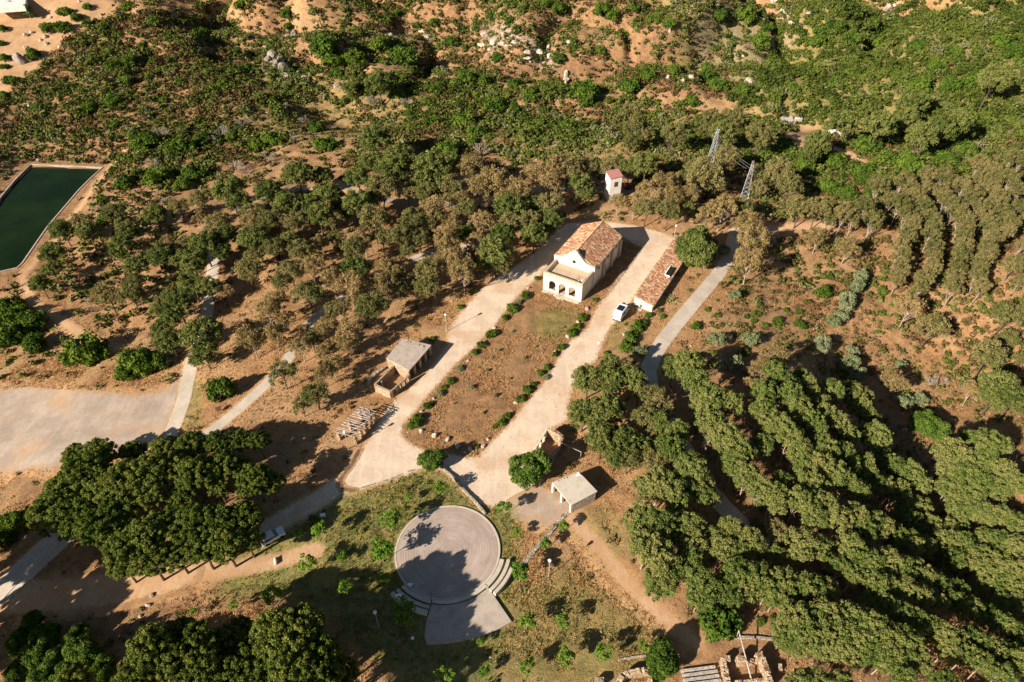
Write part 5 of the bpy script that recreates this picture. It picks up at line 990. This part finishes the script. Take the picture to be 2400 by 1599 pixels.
FB+=cr('A2',[(1035,120,70),(930,200,60),(1250,70,60),(1110,95,50),(1160,140,70),(1210,15,70),(265,310,130),(765,290,100),(1080,400,90),(1500,405,90),(1785,350,80),(1595,325,50),(850,325,50),(680,325,60),(420,410,200),(90,420,160),(1060,740,160),(850,840,160),(920,910,110),(620,850,120),(500,870,80),(490,790,90),(90,600,90),(660,620,100),(740,1030,150),(400,650,110),(640,160,80),(600,700,100),(1440,860,80),(1290,1075,50),(1940,240,100),(2230,330,90),(2160,130,100),(1680,630,200),(1990,600,140),(2120,520,120),(380,90,70),(860,530,120),(980,560,110),(1190,590,100),(1300,650,120),(1560,870,130),(2010,60,90),(1800,60,120),(1870,110,110),(1190,760,90),(900,970,90),(1700,700,110),(2300,480,110),(1400,20,90),(1500,60,100)])
put('h',FB,'dark green shrub','shrub','evergreen shrubs on the far slopes','scattered over the far scrub covered slopes',1.0,wk=.98)
FR=cr('A3',[(590,195,80),(680,210,80),(430,120,160),(250,110,110),(215,330,60),(540,290,140),(700,1020,110),(560,1060,120),(1000,1290,150),(1140,1340,120),(1310,1340,120),(1060,1110,140),(1260,1010,170),(850,1140,140),(1250,1180,150),(1400,1100,140),(1560,1150,190),(1230,1250,100),(450,970,60),(740,1090,70),(1820,1100,140),(1730,1080,120),(1950,1030,140),(1180,270,110),(970,210,120),(1060,180,110),(940,280,120),(1290,180,120),(1620,320,110),(1870,360,110),(2200,300,150),(2280,370,130),(1640,600,160),(1850,600,150),(1990,560,150),(1500,520,110),(1190,520,100),(1050,580,90),(760,610,90),(1330,300,120),(1750,470,120),(170,540,120),(250,590,120),(60,700,100),(420,620,110),(170,470,80)])
put('h',FR,'deep green rounded bush','bush','rounded bushes in the dense far right maquis','in the dense green maquis at the upper right',1.05)
# ---------------------------------------------------------------- stuff: scrub, thicket, grass
rgn=np.random.default_rng(3)
def inpx(pix,polypx): return spoly(pix[:,0],pix[:,1],polypx)
TPX=np.array([t[0].location[:2] for t in ALLT])
def scatter(n,regions,keep_road=1.0,box=(-280,280,28,400)):
    """regions: [(outline, density)] ; returns world xy and the region index"""
    x=rgn.uniform(box[0],box[1],n); y=rgn.uniform(box[2],box[3],n)
    z=H(x,y); pp,dz=proj(np.c_[x,y,z]); k=(pp[:,0]>-350)&(pp[:,0]<2750)&(pp[:,1]>-200)&(pp[:,1]<1950); x,y,pp=x[k],y[k],pp[k]
    den=np.zeros(len(x)); wh=np.zeros(len(x),int)
    for i,(P,dn) in enumerate(regions):
        s=spoly(pp[:,0],pp[:,1],P)<0; den[s]=dn; wh[s]=i
    k=rgn.random(len(x))<den; x,y,wh=x[k],y[k],wh[k]
    s=sd_roads(x,y); s=np.where(spoly(x,y,RES)<2.2,-1,s)
    for c_,r_ in (((8+4,133+2),8),((15,142),10),((20,147),9),((32,126),4),((35,133),5),((39,141),5),((42,148),4),((-22,103),7),((-25,97),3.5),((-30,86),4.5),((8,80),4),((11,71),4.5),((31,42),7)): s=np.where(np.hypot(x-c_[0],y-c_[1])<r_,-1,s)
    da=np.hypot(x-AC[0],y-AC[1]); an=np.degrees(np.arctan2(y-AC[1],x-AC[0])); s=np.where((da<9)|((da<16.2)&(an<-42)&(an>-103))|((da<11.6)&(((an>-47)&(an<-9))|((an>-138)&(an<-100)))),-1,s)
    k=s>keep_road; return x[k],y[k],wh[k]
def bushfield(name,x,y,rad,nt,nl,leafs,mat,tint,h=.7,shell=.45):
    m=len(x); z=H(x,y); rg=rgn
    d=rg.normal(size=(m,nt,3)); d[...,2]=np.abs(d[...,2])*.8; d/=np.linalg.norm(d,axis=2)[...,None]
    C=np.stack([x,y,z],-1)[:,None]+d*(rad*rg.uniform(.45,.8,(m,))*1.0)[:,None,None]*np.array([1,1,h]); C[...,2]+=(rad*h*.2)[:,None]
    TR=np.repeat(rad,nt)*rg.uniform(.35,.6,m*nt)
    V,F,Tn=tufts(C.reshape(-1,3),TR,nl,1.0,rg,.8,.6,shell,tt=np.repeat(tint,nt),tj=.10)
    # scale each leaf with its bush
    V=V.reshape(-1,4,3); c=V.mean(1,keepdims=True); sc=np.repeat(np.clip(rad*leafs,.10,.55),nt*nl)[:,None,None]; V=(c+(V-c)*sc).reshape(-1,3)
    me=mesh_np(name,V,F,mat,Tn); return tag(link(bpy.data.objects.new(name,me)),kind='stuff')
ALL=[(-360,-210),(2760,-210),(2760,1960),(-360,1960)]
lawn=inner
SCR=[(ALL,.09),([(-90,240),(40,200),(110,130),(220,50),(640,-20),(760,200),(640,330),(300,330),(230,385),(60,380),(-90,420)],.62),
 ([(700,-40),(1620,-60),(1760,230),(1500,230),(1000,170),(760,130)],.5),([(230,390),(330,300),(500,200),(760,170),(1300,220),(1560,300),(1560,380),(1100,400),(850,400),(650,380),(480,430),(220,520)],.62),
 ([(600,200),(820,180),(860,330),(600,360)],.3),([(480,430),(700,330),(820,260),(860,300),(780,400),(640,500)],.14),([(1500,250),(2450,330),(2450,560),(1800,520),(1500,460)],.6),([(1730,560),(2450,560),(2450,1100),(2050,900),(1620,860)],.55),([(1600,980),(2450,1000),(2450,1650),(1850,1500),(1640,1250)],.35),
 ([(110,660),(250,400),(420,450),(420,850),(250,790)],.3),(outer,.02),(lawn,.006),([(600,1300),(940,1150),(1230,1330),(1180,1450),(900,1600),(400,1400)],.01),([(1240,1250),(1340,1200),(1580,1480),(1400,1599),(1200,1599),(1200,1400)],.07)]
x,y,wh=scatter(190000,SCR,.7)
d=np.hypot(x,y); rad=rgn.gamma(4,.19,len(x))*(.75+d/330); rad=np.clip(rad,.25,2.3); big=fbm(x/9,y/9,33,2)
tint=np.clip(.42+big*1.3+rgn.normal(size=len(x))*.24,0,1)
print('scrub',len(x)); nearm=d<150
bushfield('scrub',x[nearm],y[nearm],rad[nearm]*.8,3,12,.26,L_Q,tint[nearm],.6); bushfield('scrub',x[~nearm],y[~nearm],rad[~nearm],3,9,.50,L_Q,tint[~nearm],.7)
TH=[([(1640,-60),(2490,-60),(2490,330),(2300,340),(2100,300),(1950,280),(1840,290),(1700,230),(1800,150),(1700,60)],.85),([(1600,-60),(1830,-60),(1820,120),(1740,200),(1640,60)],.22),
 ([(560,270),(640,200),(720,160),(900,150),(1100,180),(1350,210),(1620,250),(1700,330),(1500,350),(1200,330),(900,250),(700,240),(520,330)],.42),([(1500,250),(1900,290),(2490,340),(2490,470),(1900,440),(1600,340)],.42),
 ([(640,60),(700,-60),(850,-60),(760,60),(800,120),(760,160),(690,90)],.35),([(560,-60),(700,-60),(650,30),(580,40)],.3),([(250,30),(640,-60),(1600,-60),(1700,200),(1100,130),(700,180),(300,330),(60,330),(100,150)],.10),([(250,380),(400,290),(560,280),(500,360),(330,400)],.25),([(1820,330),(1850,290),(1935,295),(2010,370),(1960,385),(1900,350)],.0)]
x,y,wh=scatter(70000,TH,1.0); d=np.hypot(x,y)
rad=np.clip(rgn.gamma(5,.30,len(x))*(.75+d/700),.6,3.4); tint=np.clip(.42+fbm(x/14,y/14,41,2)*1.0+rgn.normal(size=len(x))*.20,0,1)
print('thicket',len(x)); bushfield('thicket',x,y,rad,5,26,.30,L_T,tint,.85)
# rubble
x,y,wh=scatter(14000,[(ALL,.05),([(1000,60),(1350,60),(1700,200),(1300,200)],.28),([(590,100),(700,120),(700,190),(600,170)],.6),(outer,.0),(lawn,.02)],.4)
mb=MB(); 
for a,b in zip(x[:1100],y[:1100]):
    s=rb.uniform(.12,.4)*(.7+math.hypot(a,b)/350); mb.ball((a,b,float(H(a,b))+s*.2),s,6,4,(1.2,.9,.7),.25,rb)
tag(mb.build('loose_stone',M_ROCK),kind='stuff')
# dry grass blades over the nearer ground
GR=[(ALL,.30),(lawn,.55),([(600,1300),(940,1110),(1230,1200),(1230,1450),(900,1660),(400,1430)],.75),([(1180,1330),(1330,1200),(1600,1480),(1500,1660),(1100,1660)],.9),([(-60,820),(200,830),(400,900),(250,925),(-60,905)],.9),([(860,780),(930,720),(1180,600),(1060,740),(1000,800)],.6)]
x,y,wh=scatter(230000,GR,.15,(-130,140,38,150))
z=H(x,y); m=len(x); nb=4; hh=rgn.uniform(.14,.42,m)*(.6+fbm(x/5,y/5,51,2)+.3)
gn=cover(x,y,_gw); tint=np.where(rgn.random(m)<gn*.75,rgn.uniform(.72,1,m),rgn.uniform(0,.62,m))
base=np.repeat(np.stack([x,y,z+.02],-1),nb,0)+np.c_[rgn.normal(size=(m*nb,2))*.13,np.zeros(m*nb)]
a=rgn.uniform(0,6.283,m*nb); wd=.075; H_=np.repeat(hh,nb)*rgn.uniform(.6,1.1,m*nb); ln=rgn.normal(size=(m*nb,2))*.13
V=np.stack([base+np.c_[np.cos(a)*wd,np.sin(a)*wd,a*0],base-np.c_[np.cos(a)*wd,np.sin(a)*wd,a*0],base+np.c_[ln,H_]],1).reshape(-1,3)
me=mesh_np('dry_grass',V,np.arange(3*m*nb).reshape(-1,3),L_GR,np.repeat(tint,nb)); tag(link(bpy.data.objects.new('dry_grass',me)),kind='stuff'); print('grass',m)

# ---------------------------------------------------------------- labels that single each plant out by what stands near it
LM=[('the upper pond corner',240,393),('the lower end of the pond',60,625),('the timber pergola',833,990),('the grey roofed shelter',955,830),('the white tower',1440,420),('the nearer pylon',1752,420),('the farther pylon',1671,350),('the chapel',1365,600),('the camper van',1457,735),('the long tiled house',1540,650),('the roofless barn',1300,1020),('the concrete roofed hut',1345,1145),('the round arena',1050,1300),('the round fig tree',1240,1096),('the bottom right ruin',1730,1520),('the small bottom ruin',1500,1590),('the white hatchback',640,1262),('the left lamp post',90,1365),('the three boulders',345,1420),('the orange roofed hut',1972,318),('the bare concrete slab',1855,280),('the split rocks',57,145),('the gravel lot',200,990),('the sign board',515,965),('the crag above the ravine',650,145),('the rocky outcrop',1180,108),('the pale blue car',23,17),('the wide oak',2180,1000),('the dirt track',1463,1358),('the concrete road bend',1700,600),('the top right corner',2400,0),('the bottom right corner',2400,1599),('the right edge middle',2400,800),('the stage of the arena',1080,1460),('the arena lamp post',1286,1340),('the lane lamp post',1047,760),('the forest track end',1940,528),('the top edge middle',1200,0),('the tall rock pinnacle',1327,185)]
ORD=['nearest','second nearest','third nearest','fourth nearest','fifth nearest','sixth nearest','seventh nearest','eighth nearest','ninth nearest','tenth nearest','eleventh nearest','twelfth nearest','thirteenth nearest','fourteenth nearest','fifteenth nearest','sixteenth nearest','seventeenth nearest','eighteenth nearest','nineteenth nearest','twentieth nearest','twenty-first nearest','twenty-second nearest','twenty-third nearest','twenty-fourth nearest','twenty-fifth nearest','twenty-sixth nearest','twenty-seventh nearest','twenty-eighth nearest','twenty-ninth nearest','thirtieth nearest']
DIR=['right of','above right of','above','above left of','left of','below left of','below','below right of']
B_={}
for r,look,px,py in LAB:
    i=min(range(len(LM)),key=lambda i:math.hypot(LM[i][1]-px,LM[i][2]-py)); dx,dy=px-LM[i][1],LM[i][2]-py
    k=int(round(math.degrees(math.atan2(dy,dx))/45))%8; B_.setdefault((look,i,k),[]).append((math.hypot(dx,dy),r))
for (look,i,k),l in B_.items():
    l.sort(key=lambda t:t[0])
    for n_,(d_,r) in enumerate(l):
        r['label']=f"{look} {DIR[k]} {LM[i][0]}" if len(l)==1 else (f"{look} {DIR[k]} {LM[i][0]}, {ORD[n_]}" if n_<len(ORD) else f"{look} {DIR[k]} {LM[i][0]}, among the farthest")
